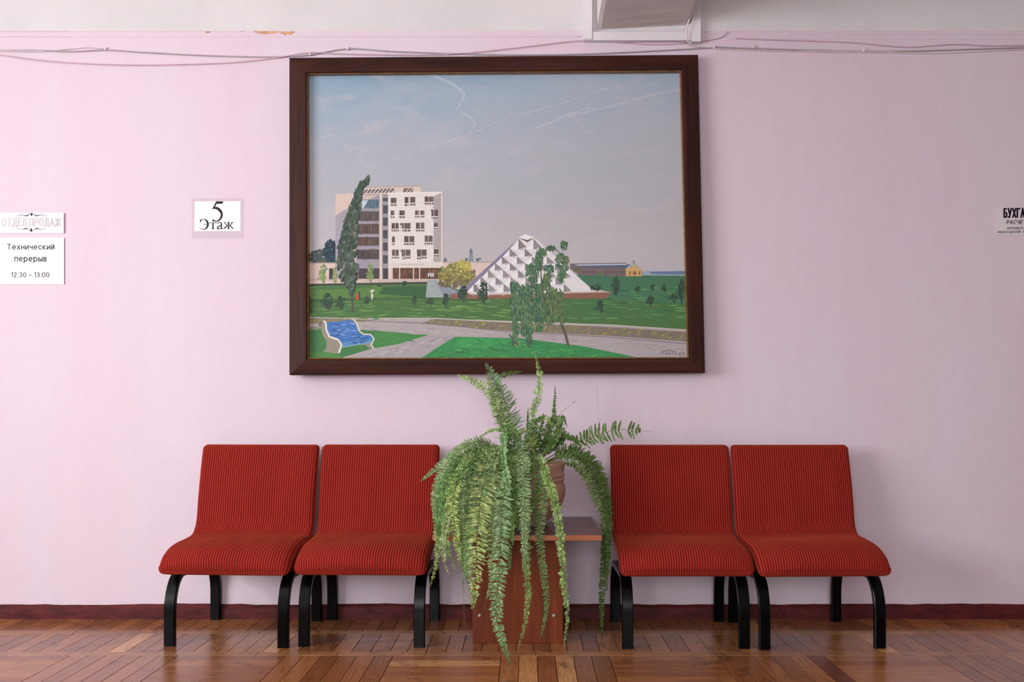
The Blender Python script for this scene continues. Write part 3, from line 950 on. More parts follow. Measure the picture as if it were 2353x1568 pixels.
for i in range(4):
    j = (i + 1) % 4
    o0, o1, n0, n1 = OUT[i], OUT[j], INN[i], INN[j]
    def mixp(a, b, u): return (a[0] + (b[0] - a[0]) * u, a[1] + (b[1] - a[1]) * u)
    rows = [(0.0, -0.028), (0.0, 0.018), (0.06, 0.024), (0.18, 0.027), (0.80, 0.038), (0.93, 0.038), (1.0, 0.030), (1.0, -0.004)]
    v = []
    for (u, off) in rows:
        a = PP(*mixp(o0, n0, u), max(off, 0.0)); b = PP(*mixp(o1, n1, u), max(off, 0.0))
        if off < 0.02:
            a = PP(*mixp(o0, n0, u), 0.018) + Vector((0, 0.018 - off, 0)) if u == 0 else PP(*mixp(o0, n0, u), 0.03) + Vector((0, 0.034, 0))
            b = PP(*mixp(o1, n1, u), 0.018) + Vector((0, 0.018 - off, 0)) if u == 0 else PP(*mixp(o1, n1, u), 0.03) + Vector((0, 0.034, 0))
        v += [a, b]
    f = [(2 * r, 2 * r + 1, 2 * r + 3, 2 * r + 2) for r in range(len(rows) - 1)]
    nR = len(rows)
    f += [(2 * nR - 2, 2 * nR - 1, 1, 0), tuple(2 * r for r in range(nR)), tuple(2 * r + 1 for r in reversed(range(nR)))]
    pmesh('frame_rail', v, f, M['framew'] if i % 2 == 0 else M['framev'], pic)
    # gilt slip
    s0, s1 = SIT[i], SIT[j]
    v = [PP(*n0, 0.0285), PP(*n1, 0.0285), PP(*mixp(n0, s0, .5), 0.030), PP(*mixp(n1, s1, .5), 0.030), PP(*s0, 0.022), PP(*s1, 0.022)]
    v += [PP(*s0, 0.022) + Vector((0, 0.02, 0)), PP(*s1, 0.022) + Vector((0, 0.02, 0)), PP(*n0, 0.0285) + Vector((0, 0.026, 0)), PP(*n1, 0.0285) + Vector((0, 0.026, 0))]
    f = [(2 * r, 2 * r + 1, 2 * r + 3, 2 * r + 2) for r in range(4)] + [(8, 9, 1, 0), (0, 2, 4, 6, 8), (9, 7, 5, 3, 1)]
    pmesh('gilt_slip', v, f, M['gilt'], pic)
CQ = [(700, 163), (1572, 157), (1588, 829), (701, 831)]
cv = [PP(*q, 0.0) for q in CQ]
canvas = pmesh('canvas', cv + [p + Vector((0, 0.012, 0)) for p in cv], [(0, 3, 2, 1), (4, 5, 6, 7), (0, 1, 5, 4), (1, 2, 6, 5), (2, 3, 7, 6), (3, 0, 4, 7)], M['canvas'], pic)

# --- the painted motif: flat strokes of paint laid on the canvas, in painting order
PV, PF, PC = [], [], []
BB = np.zeros((12000, 4)); LAY = np.zeros(12000, int)      # each stroke lies one coat above those it covers
RP = random.Random(5)


def clipx(x, y):
    t = (y - 165) / 658.0
    return min(max(x, 704), 1570 + 17 * t), min(max(y, 164), 829)


def poly(pts, col, step=5e-5, jit=0):
    k = len(PV)
    q = [clipx(x, y) for (x, y) in pts]
    bx = (min(a[0] for a in q), max(a[0] for a in q), min(a[1] for a in q), max(a[1] for a in q))
    i = len(PF)
    hit = (BB[:i, 0] < bx[1]) & (BB[:i, 1] > bx[0]) & (BB[:i, 2] < bx[3]) & (BB[:i, 3] > bx[2])
    lay = (LAY[:i][hit].max() + 1) if hit.any() else 1
    BB[i] = bx; LAY[i] = lay
    for (x, y) in q:
        PV.append(PP(x, y, 0.0002 + lay * 9e-6))
    PF.append(tuple(range(k, k + len(pts))))
    if jit:
        d = RP.uniform(-jit, jit); col = tuple(min(255, max(0, c + d + RP.uniform(-jit, jit) * .4)) for c in col)
    PC.append(lin(col))


def rect(x0, y0, x1, y1, col, jit=0): poly([(x0, y0), (x1, y0), (x1, y1), (x0, y1)], col, jit=jit)


def line(pts, w, col, step=2e-5):
    for a, b in zip(pts[:-1], pts[1:]):
        dx, dy = b[0] - a[0], b[1] - a[1]; L = math.hypot(dx, dy) or 1
        nx, ny = -dy / L * w / 2, dx / L * w / 2
        poly([(a[0] + nx, a[1] + ny), (b[0] + nx, b[1] + ny), (b[0] - nx, b[1] - ny), (a[0] - nx, a[1] - ny)], col, step)


def dab(x, y, lx, ly, ang, col, step=7e-6, jit=12):
    n = 7; c, s = math.cos(ang), math.sin(ang); pts = []
    for k in range(n):
        a = 2 * PI * k / n; q = RP.uniform(.75, 1.1)
        u, w = lx * q * math.cos(a), ly * q * math.sin(a)
        pts.append((x + u * c - w * s, y + u * s + w * c))
    poly(pts, col, step, jit)


def bush(cx, cy, rx, ry, n, cols, lx=4, ly=2.2, ang=-1.2, spread=.7):
    for _ in range(n):
        a = RP.uniform(0, 2 * PI); q = RP.random() ** .5
        dab(cx + rx * q * math.cos(a), cy + ry * q * math.sin(a), lx * RP.uniform(.6, 1.2), ly * RP.uniform(.6, 1.2), ang + RP.gauss(0, spread), RP.choice(cols))


# vapour trails and clouds: strings of faint dabs
def trail(pts, w, col, n):
    A = catmull(pts, n)
    for i, p in enumerate(A):
        d = A[min(i + 1, n - 1)] - A[max(i - 1, 0)]
        dab(p[0] + RP.gauss(0, w * .12), p[1] + RP.gauss(0, w * .12), w * 3.0, w * RP.uniform(.3, .5), math.atan2(d[1], d[0]), col, 5e-6, 3)
trail([(985, 172), (1030, 190), (1063, 212), (1062, 232), (1052, 248)], 5, (164, 178, 194), 26)
trail([(1000, 174), (1040, 192), (1066, 214)], 3, (178, 188, 198), 20)
trail([(1062, 258), (1082, 272), (1090, 286), (1082, 302)], 4, (170, 180, 194), 18)
trail([(1105, 320), (1122, 335), (1118, 350)], 2.5, (172, 178, 192), 12)
trail([(915, 364), (980, 340), (1040, 322), (1100, 300), (1180, 270), (1260, 248), (1340, 224), (1400, 204)], 4.0, (174, 178, 188), 60)
trail([(1230, 294), (1320, 264), (1420, 240), (1500, 218), (1562, 206)], 4.5, (178, 178, 188), 50)
trail([(1170, 352), (1195, 356)], 3, (182, 180, 190), 8)
trail([(1280, 272), (1350, 248)], 3, (184, 186, 196), 12)
trail([(720, 322), (760, 310)], 3.5, (168, 178, 192), 12)
# sea and far shore
poly([(1470, 624), (1590, 622), (1590, 640), (1470, 640)], (146, 158, 178))
poly([(1490, 625), (1590, 623), (1590, 631), (1500, 630)], (98, 116, 146))
# dark trees behind the left wing
bush(742, 592, 32, 18, 160, [(70, 86, 84), (96, 98, 78), (58, 76, 82)], 6, 4)
bush(760, 580, 14, 28, 150, [(36, 60, 78), (44, 70, 84), (30, 52, 66)], 5, 3)
# long low wing
poly([(704, 606), (1022, 603), (1160, 601), (1160, 650), (704, 656)], (206, 186, 178))
poly([(704, 604), (1160, 601), (1160, 604), (704, 607)], (176, 158, 152))
rect(704, 640, 1140, 646, (190, 170, 162)); 
rect(756, 617, 766, 642, (66, 56, 60))
rect(1028, 614, 1040, 630, (90, 84, 82)); rect(1046, 616, 1056, 628, (100, 90, 84))
# distant tower
rect(1077, 588, 1088, 601, (134, 138, 150)); rect(1079, 578, 1086, 588, (118, 124, 140)); poly([(1078, 579), (1082, 570), (1087, 579)], (104, 112, 130))
bush(1022, 598, 5, 3, 6, [(84, 96, 104)]); bush(1071, 598, 4, 3, 5, [(92, 100, 108)]); bush(1100, 597, 4, 4, 6, [(84, 94, 100)])
# tall block
poly([(771, 446), (830, 444), (845, 640), (771, 610)], (206, 184, 174))
poly([(771, 496), (812, 470), (812, 640), (771, 640)], (158, 152, 162))
poly([(822, 430), (967, 426), (968, 446), (822, 446)], (208, 190, 180))
poly([(822, 430), (967, 426), (967, 429), (822, 433)], (178, 156, 148))
poly([(828, 436), (906, 433), (906, 443), (826, 444)], (92, 84, 84)); poly([(928, 433), (950, 432), (948, 442), (926, 443)], (104, 96, 94))
for k in range(9): line([(832 + k * 8.4, 444), (841 + k * 8.4, 434)], 2.4, (204, 190, 184))
for k in range(2): line([(932 + k * 8, 443), (940 + k * 8, 433)], 2.2, (204, 190, 184))
poly([(818, 447), (872, 446), (874, 640), (818, 640)], (148, 144, 156))
poly([(822, 449), (870, 448), (850, 458), (822, 460)], (196, 176, 168))
for (a, b, c0) in ((459, 478, (84, 108, 124)), (486, 508, (84, 76, 76)), (515, 538, (88, 74, 68)), (545, 565, (86, 72, 68)), (574, 596, (78, 70, 70))):
    rect(821, a, 871, b, c0)
    for q in range(12): dab(RP.uniform(825, 868), RP.uniform(a + 3, b - 3), 1.6, (b - a) * .34, 0, (c0[0] + 10, c0[1] + 2, c0[2]), 6e-6, 22)
poly([(822, 461), (846, 460), (836, 478), (822, 478)], (186, 196, 206))
rect(872, 446, 878, 642, (210, 192, 182)); rect(878, 446, 892, 642, (150, 142, 148))
for y in (455, 472, 500, 529, 558, 587): rect(880, y, 891, y + (8 if y == 455 else 19), (74, 72, 80))
rect(892, 444, 897, 642, (214, 202, 196))
poly([(892, 444), (1014, 442), (1014, 604), (897, 606)], (216, 208, 204))
poly([(996, 452), (1014, 443), (1014, 604), (996, 603)], (164, 156, 158))
rect(1013, 442, 1018, 614, (204, 190, 184))
line([(892, 444), (1016, 442)], 2.5, (226, 216, 210))
wins = [(898, 455, 911, 473), (930, 453, 942, 473), (943, 453, 954, 472), (976, 452, 985, 470), (986, 452, 997, 470),
        (898, 484, 906, 501), (918, 484, 930, 501), (954, 484, 963, 500), (966, 484, 975, 500), (990, 482, 997, 503), (998, 482, 1007, 503),
        (900, 513, 908, 532), (909, 513, 916, 532), (920, 513, 928, 532), (929, 513, 943, 532), (956, 512, 965, 532), (967, 512, 975, 532), (997, 512, 1007, 528),
        (901, 544, 907, 563), (929, 543, 939, 563), (941, 543, 952, 563), (976, 542, 984, 562), (985, 542, 994, 562),
        (901, 574, 908, 594), (909, 574, 916, 594), (921, 574, 931, 596), (932, 574, 943, 594), (958, 574, 968, 596), (969, 574, 980, 594), (997, 573, 1008, 590)]
for (a, b, c, d) in wins:
    rect(a - 1, b - 1, c + 1, d + 1.5, (198, 188, 182))
    rect(a, b, c, d, (104, 90, 84), 14)
    rect(a + .5, b + (d - b) * .12, a + (c - a) * .45, d - 4, (84, 74, 74), 12)
    line([(a, d - 5), (c, d - 5)], 1.8, (226, 222, 220)); line([((a + c) / 2, d - 5), ((a + c) / 2, d)], 1.2, (226, 222, 220))
for (x, y) in ((940, 462), (922, 527), (922, 588), (957, 590), (990, 494)):
    line([(x, y - 9), (x, y + 12)], 2.2, (228, 224, 222))
poly([(892, 604), (1018, 602), (1018, 616), (892, 617)], (212, 200, 194))
for k in range(12): line([(922 + k * 4.6, 608), (925 + k * 4.6, 608)], 1.6, (150, 138, 134))
rect(824, 617, 872, 641, (70, 62, 66)); rect(880, 617, 892, 641, (64, 60, 66)); rect(900, 616, 1016, 641, (88, 62, 50))
for q in range(34): dab(RP.uniform(903, 1013), RP.uniform(621, 637), 1.8, 6, 0, (110, 72, 52), 6e-6, 30)
for x in (892, 900, 917, 949, 963): rect(x, 616, x + 2.5, 642, (204, 188, 178))
for x in (985, 990, 995): dab(x, 632, 1.8, 6, 0, (206, 214, 226), 1e-5, 6)
poly([(704, 652), (1000, 642), (1006, 648), (704, 658)], (186, 168, 158))
# meadow
poly([(704, 656), (1000, 648), (1060, 668), (1320, 632), (1590, 634), (1590, 760), (1300, 742), (1000, 732), (704, 730)], (70, 108, 60))
poly([(1320, 632), (1590, 636), (1590, 700), (1400, 690), (1340, 650)], (66, 110, 82))
line([(704, 655), (990, 650)], 4, (60, 54, 56))
for q in range(420):
    y = RP.uniform(660, 735); x = RP.uniform(704, 1585)
    if x > 1000 and y < 690 and x < 1400 and RP.random() < .7: continue
    c = RP.choice([(88, 126, 66), (70, 110, 60), (104, 136, 74), (62, 100, 60), (82, 122, 62), (112, 142, 80)])
    if x > 1200: c = (c[0] - 18, c[1] - 2, c[2] + 8)
    dab(x, y, RP.uniform(9, 20), RP.uniform(1.0, 2.0), RP.gauss(0.02, .05), c, 5e-6, 8)
poly([(704, 668), (980, 656), (980, 678), (704, 690)], (84, 122, 62)); poly([(880, 660), (980, 657), (978, 684), (870, 676)], (50, 92, 56))
line([(704, 690), (840, 688), (980, 685), (1100, 690)], 3, (58, 84, 54))
# ramp by the entrance, brick plinth
poly([(982, 645), (1003, 642), (1020, 684), (978, 684)], (150, 160, 160)); poly([(1000, 645), (1040, 664), (1090, 684), (1020, 682)], (134, 140, 152))
poly([(1034, 676), (1380, 668), (1404, 672), (1396, 686), (1034, 687)], (132, 92, 76))
poly([(1060, 672), (1380, 667), (1404, 672), (1100, 679)], (192, 172, 164))
# yellow bush
bush(1050, 630, 42, 24, 260, [(150, 142, 74), (128, 122, 70), (168, 158, 82), (108, 108, 66), (128, 110, 70)], 6, 3.4)
bush(1066, 612, 16, 14, 40, [(184, 172, 90), (172, 160, 80)], 5, 3); bush(1048, 650, 40, 10, 40, [(98, 98, 62), (110, 92, 66)], 6, 3)
# pyramid of faceted panels
apex = (1206, 538)
poly([apex, (1195, 546), (1064, 664), (1082, 672)], (128, 122, 146))
poly([(1196, 544), apex, (1228, 546), (1366, 670), (1080, 676)], (216, 210, 212))
poly([(1192, 546), apex, (1228, 545), (1212, 550)], (224, 222, 222))
poly([(1192, 547), (1212, 552), (1228, 546), (1212, 557)], (110, 82, 76))
rowsP = [(551, 574, 1201, 2), (574, 590, 1181, 3), (592, 607, 1163, 4), (607, 622, 1147, 5), (623, 639, 1131, 6), (639, 655, 1114, 7), (655, 672, 1098, 8)]
for ri, (ya, yb, xs, cnt) in enumerate(rowsP):
    for q in range(cnt):
        x0 = xs - 10 + q * 34.5
        if q == cnt - 1 and ri > 4: continue
        m = (ya + yb) / 2 + 2
        poly([(x0, ya - 3), (x0, yb), (x0 + 19, m + 4)], (136, 130, 134), jit=8)
        poly([(x0, yb - 1), (x0 + 17, m + 3), (x0 + 10, yb + 2)], (176, 170, 172), jit=6)
        poly([(x0, ya), (x0 - 15, yb), (x0, yb - 1)], (226, 222, 224), jit=4)
        line([(x0 - 15, yb + 1), (x0 + 2, yb + 9)], 1, (184, 178, 180))
# far station with the yellow end
poly([(1310, 606), (1440, 604), (1440, 636), (1330, 632), (1310, 618)], (112, 96, 98))
poly([(1310, 606), (1330, 608), (1450, 608), (1462, 614), (1452, 617), (1330, 614)], (86, 92, 110))
poly([(1318, 608), (1440, 606), (1440, 609), (1330, 611)], (176, 184, 196))
for x in range(1340, 1434, 7): rect(x, 623, x + 3, 628, (88, 72, 74))
poly([(1438, 616), (1452, 614), (1458, 604), (1464, 616), (1474, 618), (1475, 635), (1438, 635)], (196, 156, 100))
poly([(1440, 614), (1458, 603), (1470, 616), (1466, 617), (1458, 607), (1446, 617)], (146, 168, 182))
line([(1456, 606), (1456, 599)], 1.5, (90, 84, 90))
for x in (1446, 1455, 1459, 1468): rect(x, 624, x + 3, 632, (110, 78, 60))
bush(1380, 626, 7, 6, 9, [(92, 116, 76)]); bush(1327, 622, 7, 5, 9, [(104, 104, 72)])
# small trees on the meadow
def sapling(x, y, rx, ry, n, cols=((44, 66, 52), (36, 56, 46), (58, 84, 60)), trunk=True):
    if trunk: line([(x, y + ry * .4), (x + 2, y + ry * 1.35)], 1.8, (60, 58, 48))
    bush(x + rx * .1, y, rx * .75, ry, int(n * 1.6), list(cols), 3.6, 2.0); bush(x - rx * .2, y + ry * .3, rx, ry * .5, int(n * .7), list(cols), 3.4, 2.0)
for a in ((952, 690, 6, 10, 18), (989, 693, 8, 7, 16), (1024, 688, 7, 14, 26), (1064, 672, 11, 18, 40), (1110, 672, 13, 22, 56), (1414, 656, 10, 20, 44), (1370, 660, 12, 8, 20), (1465, 664, 6, 8, 14),
          (1494, 690, 9, 11, 22), (1380, 702, 9, 13, 22), (1566, 668, 10, 26, 44), (1548, 684, 9, 10, 14), (1500, 660, 4, 6, 8), (1526, 662, 5, 7, 9), (752, 692, 15, 18, 44), (710, 700, 10, 20, 30),
          (843, 690, 5, 9, 14), (782, 694, 12, 14, 22), (1176, 695, 5, 10, 12), (930, 652, 5, 5, 8), (872, 654, 5, 4, 8)):
    sapling(*a)
for a in ((742, 628, 11, 22, 34), (770, 632, 6, 18, 20), (851, 626, 8, 22, 30)):
    sapling(*a, cols=((122, 142, 88), (104, 128, 80), (142, 154, 100)))
# strolling figures
dab(821, 682, 3.2, 10, .1, (196, 66, 44), 1e-5, 4); dab(826, 680, 2.6, 9, 0, (50, 56, 88), 1e-5, 4); dab(824, 671, 2.2, 2, 0, (70, 52, 50), 1e-5, 3)
dab(855, 681, 2.6, 10, 0, (196, 198, 190), 1e-5, 4); dab(855, 669, 6, 3, -.3, (214, 204, 200), 1e-5, 4)
# tall poplar
line([(808, 660), (811, 718)], 5.5, (74, 82, 70))
spine = catmull([(845, 414), (828, 432), (818, 470), (806, 520), (799, 570), (799, 620), (808, 668)], 46)
wid = np.interp(np.linspace(0, 1, 46), [0, .1, .3, .6, .8, .93, 1], [1, 4, 9, 19, 23, 14, 3])
for (p, w) in zip(spine, wid):
    for q in range(13):
        dab(p[0] + RP.uniform(-w, w), p[1] + RP.uniform(-5, 5), RP.uniform(5, 10), RP.uniform(2.4, 4.2), -1.25 + RP.gauss(0, .25), RP.choice([(58, 72, 62), (70, 86, 72), (46, 58, 54), (88, 104, 86), (64, 80, 70)]), 6e-6, 8)
# hedge rows, paths, lawns
poly([(704, 728), (860, 735), (1000, 732), (1180, 742), (1400, 748), (1590, 760), (1590, 830), (704, 830)], (166, 156, 158))
poly([(704, 731), (860, 736), (820, 741), (704, 744)], (126, 116, 84))
poly([(1000, 733), (1180, 742), (1400, 752), (1590, 764), (1590, 786), (1400, 772), (1160, 760), (966, 744)], (124, 110, 98))
for q in range(150):
    u = RP.random(); x = 985 + u * 600; yc = np.interp(x, [985, 1180, 1400, 1585], [740, 751, 762, 775])
    dab(x, yc + RP.uniform(-8, 8), 5.5, 1.3, -.75 + RP.gauss(0, .15), RP.choice([(152, 152, 80), (140, 144, 74), (112, 104, 84), (128, 136, 72)]), 6e-6, 10)
for q in range(36): dab(RP.uniform(706, 850), RP.uniform(732, 742), 4.5, 1.3, -.7, (150, 146, 84), 6e-6, 12)
line([(870, 732), (1000, 732), (1180, 741), (1400, 747), (1590, 759)], 2.2, (190, 182, 170))
line([(704, 732), (1000, 744), (1160, 762), (1400, 775), (1590, 791)], 1.6, (112, 100, 108))
poly([(704, 752), (860, 760), (985, 770), (960, 784), (860, 800), (780, 824), (704, 830)], (60, 116, 66))
poly([(860, 762), (985, 771), (940, 786), (862, 801)], (66, 128, 66)); poly([(704, 806), (770, 812), (800, 830), (704, 830)], (74, 128, 66))
poly([(985, 770), (1046, 774), (1010, 800), (968, 830), (798, 830), (880, 802)], (160, 152, 156))
for q in range(60):
    u = RP.random(); dab(np.interp(u, [0, 1], [1030, 850]) + RP.uniform(-30, 30), np.interp(u, [0, 1], [776, 822]), 10, 1.2, -.3, RP.choice([(176, 166, 166), (142, 134, 140), (168, 160, 166)]), 6e-6, 6)
for q in range(90):
    u = RP.random(); x = 720 + u * 860; dab(x, np.interp(x, [720, 1100, 1585], [748, 766, 800]) + RP.uniform(-7, 9), 14, 1.2, .06, RP.choice([(178, 164, 160), (150, 140, 148), (168, 158, 162)]), 6e-6, 6)
poly([(1046, 774), (1200, 778), (1340, 796), (1500, 830), (960, 830), (1000, 802)], (52, 132, 74))
poly([(1060, 776), (1180, 780), (1150, 800), (1040, 800)], (58, 146, 80))
for q in range(130):
    x = RP.uniform(985, 1420); y = RP.uniform(782, 824)
    if y < np.interp(x, [985, 1050, 1200, 1340, 1430], [815, 780, 784, 802, 822]): continue
    dab(x, y, 10, 1.8, RP.gauss(0, .25), RP.choice([(66, 150, 78), (48, 122, 70), (84, 154, 76), (56, 138, 86), (52, 112, 66)]), 6e-6, 8)
for q in range(60):
    x = RP.uniform(706, 950); y = RP.uniform(768, 824)
    if x > 790 and y > np.interp(x, [790, 960], [806, 782]): continue
    dab(x, y, 9, 1.6, RP.gauss(0, .2), RP.choice([(62, 122, 66), (76, 132, 66), (54, 108, 62)]), 6e-6, 8)
# blue bench
zb = lambda L: [(680 + u / 3.484, 400 + w / 3.484) for (u, w) in L]
poly(zb([(180, 1195), (195, 1172), (235, 1176), (242, 1250), (268, 1306), (340, 1326), (366, 1375), (352, 1442), (215, 1422), (246, 1392), (246, 1340), (214, 1292), (200, 1240)]), (142, 134, 122))
poly(zb([(500, 1362), (600, 1345), (625, 1395), (585, 1398), (560, 1375)]), (136, 130, 118))
poly(zb([(238, 1188), (455, 1170), (482, 1212), (500, 1268), (520, 1290), (300, 1318), (262, 1300), (246, 1250)]), (66, 112, 176))
poly(zb([(290, 1312), (520, 1286), (600, 1288), (616, 1316), (612, 1346), (372, 1388), (352, 1340)]), (58, 108, 172))
poly(zb([(360, 1345), (612, 1318), (610, 1346), (374, 1388)]), (78, 132, 178))
for q in range(60): dab(*zb([(RP.uniform(268, 470), RP.uniform(1192, 1300))])[0], 8, 1.1, -.07, RP.choice([(54, 96, 158), (112, 146, 200), (40, 78, 140), (74, 122, 188), (128, 160, 208)]), 6e-6, 6)
for q in range(34): dab(*zb([(RP.uniform(380, 590), RP.uniform(1302, 1365))])[0], 8, 1.1, -.12, RP.choice([(48, 96, 160), (92, 140, 190), (70, 132, 178), (46, 84, 144)]), 6e-6, 6)
line(zb([(222, 1176), (238, 1190), (244, 1250), (268, 1304), (340, 1328), (366, 1372), (344, 1432)]), 4.2, (214, 208, 196))
line(zb([(455, 1160), (488, 1192), (508, 1258), (540, 1284), (598, 1286), (626, 1318), (612, 1352), (600, 1366), (622, 1396)]), 3.2, (206, 200, 188))
line(zb([(374, 1388), (500, 1366), (612, 1346)]), 1.4, (150, 170, 180))
dab(*zb([(196, 1196)])[0], 5, 7, .2, (112, 104, 98), 6e-6, 4)
# weeping birch
line([(1290, 745), (1300, 770), (1306, 796)], 6, (84, 84, 66)); line([(1270, 690), (1290, 745)], 4, (90, 92, 70))
birch = [(74, 108, 80), (60, 96, 74), (88, 116, 80), (50, 86, 76), (66, 102, 68), (104, 126, 88)]
for (x0, y0, y1, wd, n) in ((1184, 650, 795, 11, 70), (1206, 655, 770, 14, 80), (1216, 660, 795, 10, 60), (1240, 655, 760, 14, 60), (1262, 665, 745, 16, 46), (1285, 668, 740, 12, 34), (1226, 612, 660, 12, 30), (1256, 630, 660, 10, 18)):
    for q in range(int(n * 4.5)):
        u = RP.random(); c = RP.choice(birch)
        if x0 > 1255: c = (c[0] + 10, c[1] + 0, c[2] - 6)
        dab(x0 + RP.gauss(0, wd * .5) * (1 - u * .4), y0 + (y1 - y0) * u, RP.uniform(3.5, 7), RP.uniform(1.4, 2.6), 1.45 + RP.gauss(0, .3), c, 6e-6, 9)
for (x, y, rx, ry, n) in ((1238, 600, 9, 22, 28), (1246, 580, 8, 8, 12), (1220, 620, 12, 14, 20), (1262, 618, 12, 8, 14), (1290, 632, 9, 18, 24), (1266, 572, 12, 5, 8), (1296, 565, 7, 11, 12), (1290, 600, 14, 16, 22), (1302, 606, 4, 16, 10)):
    bush(x, y, rx, ry, n * 3, birch, 5, 2.4, 1.4, .6)
line([(1240, 590), (1244, 640), (1250, 690)], 2, (70, 84, 62)); line([(1250, 575), (1280, 575), (1300, 605)], 1.4, (84, 98, 74))
# signature and date, thin dark strokes
sig = [[(1517, 815), (1522, 808), (1526, 815)], [(1529, 810), (1529, 815), (1533, 811), (1534, 815)], [(1537, 812), (1537, 815), (1541, 810)], [(1543, 814), (1546, 811), (1549, 814)],
       [(1551, 811), (1553, 815), (1556, 811)], [(1521, 808), (1540, 806), (1552, 809)], [(1561, 811), (1564, 813), (1562, 817), (1560, 814), (1565, 811)], [(1568, 811), (1573, 811)], [(1568, 811), (1572, 815), (1568, 818)]]
for s in sig: line(s, 1.0, (58, 50, 56))

me = bpy.data.meshes.new('painted_motif')
me.from_pydata([tuple(p - base) for p in PV], [], PF)
ca = me.color_attributes.new('Col', 'FLOAT_COLOR', 'CORNER')
buf = []
for pl, c in zip(me.polygons, PC): buf += list(c) * pl.loop_total
ca.data.foreach_set('color', buf)
me.update()
link('painted_motif', me, M['paint'], canvas)

# ------------------------------------------------------------------ notices on the wall
def sheet(name, px0, py0, px1, py1, mat, label, cat, thick=0.0012, skew=0.0, curl=0.0, group=None):
    n = 60; v, f = [], []
    for i in range(n + 1):
        u = i / n
        for (y) in (py0, py1):
            x = px0 + (px1 - px0) * u
            yy = y + skew * (1 - u)
            off = -thick - curl * (max(0, u - .96) / .04) ** 2
            v.append(P(x, yy, off)); v.append(P(x, yy, off + thick * .8))
    for i in range(n):
        a, b = i * 4, (i + 1) * 4
        f += [(a, a + 2, b + 2, b), (a + 1, b + 1, b + 3, a + 3), (a, b, b + 1, a + 1), (a + 2, a + 3, b + 3, b + 2)]
    f += [(0, 1, 3, 2), (n * 4, n * 4 + 2, n * 4 + 3, n * 4 + 1)]
    o = mesh(name, v, f, mat)
    tag(o, label, cat, group)
    return o


def ell(cx, cy, rx, ry, a0=0, a1=360, n=26):
    return [(cx + rx * math.cos(math.radians(a0 + (a1 - a0) * k / n)), cy + ry * math.sin(math.radians(a0 + (a1 - a0) * k / n))) for k in range(n + 1)]


GL = {   # pen strokes of the printed alphabet, cap height 1
    'О': [ell(.32, .5, .32, .5)], 'Т': [[(0, 1), (.6, 1)], [(.3, 1), (.3, 0)]], 'Д': [[(0, -.2), (0, 0), (.7, 0), (.7, -.2)], [(.1, 0), (.2, .3), (.22, 1), (.6, 1), (.6, 0)]],
    'Е': [[(.5, 1), (0, 1), (0, 0), (.5, 0)], [(0, .52), (.45, .52)]], 'Л': [[(0, 0), (.12, .1), (.18, 1), (.56, 1), (.56, 0)]], 'П': [[(0, 0), (0, 1), (.56, 1), (.56, 0)]],
    'Р': [[(0, 0), (0, 1), (.3, 1)] + ell(.3, .73, .23, .27, 90, -90, 12) + [(0, .46)]], 'А': [[(0, 0), (.31, 1), (.62, 0)], [(.11, .33), (.51, .33)]],
    'Ж': [[(.42, 0), (.42, 1)], [(0, 1), (.36, .5), (0, 0)], [(.84, 1), (.48, .5), (.84, 0)], [(.36, .5), (.48, .5)]],
    'Б': [[(.48, 1), (0, 1), (0, 0), (.28, 0)] + ell(.28, .28, .25, .28, -90, 90, 12) + [(0, .56)]], 'У': [[(0, 1), (.31, .34)], [(.6, 1), (.26, .08), (.16, 0), (.04, .02)]],
    'Х': [[(0, 0), (.58, 1)], [(0, 1), (.58, 0)]], 'Г': [[(0, 0), (0, 1), (.48, 1)]], 'И': [[(0, 1), (0, 0), (.55, 1), (.55, 0)]],
    'Й': [[(0, 1), (0, 0), (.55, 1), (.55, 0)], [(.14, 1.26), (.22, 1.15), (.34, 1.15), (.42, 1.26)]],
    'Я': [[(.53, 0), (.53, 1), (.24, 1)] + ell(.24, .73, .23, .27, 90, 270, 12) + [(.53, .46)], [(.26, .46), (0, 0)]], 'С': [ell(.33, .5, .33, .5, 48, 312)],
    'Ч': [[(0, 1), (0, .62), (.08, .48), (.28, .43), (.5, .5)], [(.5, 1), (.5, 0)]], 'М': [[(0, 0), (0, 1), (.36, .2), (.72, 1), (.72, 0)]],
    'В': [[(0, 0), (0, 1), (.28, 1)] + ell(.28, .77, .19, .23, 90, -90, 10) + [(0, .54)], [(.28, .54)] + ell(.28, .27, .24, .27, 90, -90, 10) + [(0, 0)]],
    'Н': [[(0, 0), (0, 1)], [(.55, 0), (.55, 1)], [(0, .52), (.55, .52)]], 'Ы': [[(0, 1), (0, 0), (.22, 0)] + ell(.22, .27, .22, .27, -90, 90, 10) + [(0, .54)], [(.66, 0), (.66, 1)]],
    'е': [[(.03, .37), (.52, .37), (.5, .5)] + ell(.265, .36, .265, .36, 20, 315, 20)], 'р': [[(0, -.28), (0, .72)], ell(.27, .36, .27, .36)], 'к': [[(0, 0), (0, .72)], [(.42, .72), (.03, .37), (.46, 0)]],
    '1': [[(.04, .82), (.26, 1), (.26, 0)]], '2': [[(.03, .76), (.1, .92), (.27, 1), (.43, .93), (.49, .74), (.42, .54), (0, 0), (.52, 0)]],
    '3': [[(.03, .9), (.2, 1), (.4, .95), (.47, .76), (.4, .59), (.2, .54)], [(.2, .54), (.43, .48), (.52, .27), (.42, .06), (.2, 0), (0, .1)]], '0': [ell(.27, .5, .27, .5)],
    ':': [[(.06, .04), (.06, .12)], [(.06, .58), (.06, .66)]], '–': [[(0, .4), (.5, .4)]], ' ': [],
}
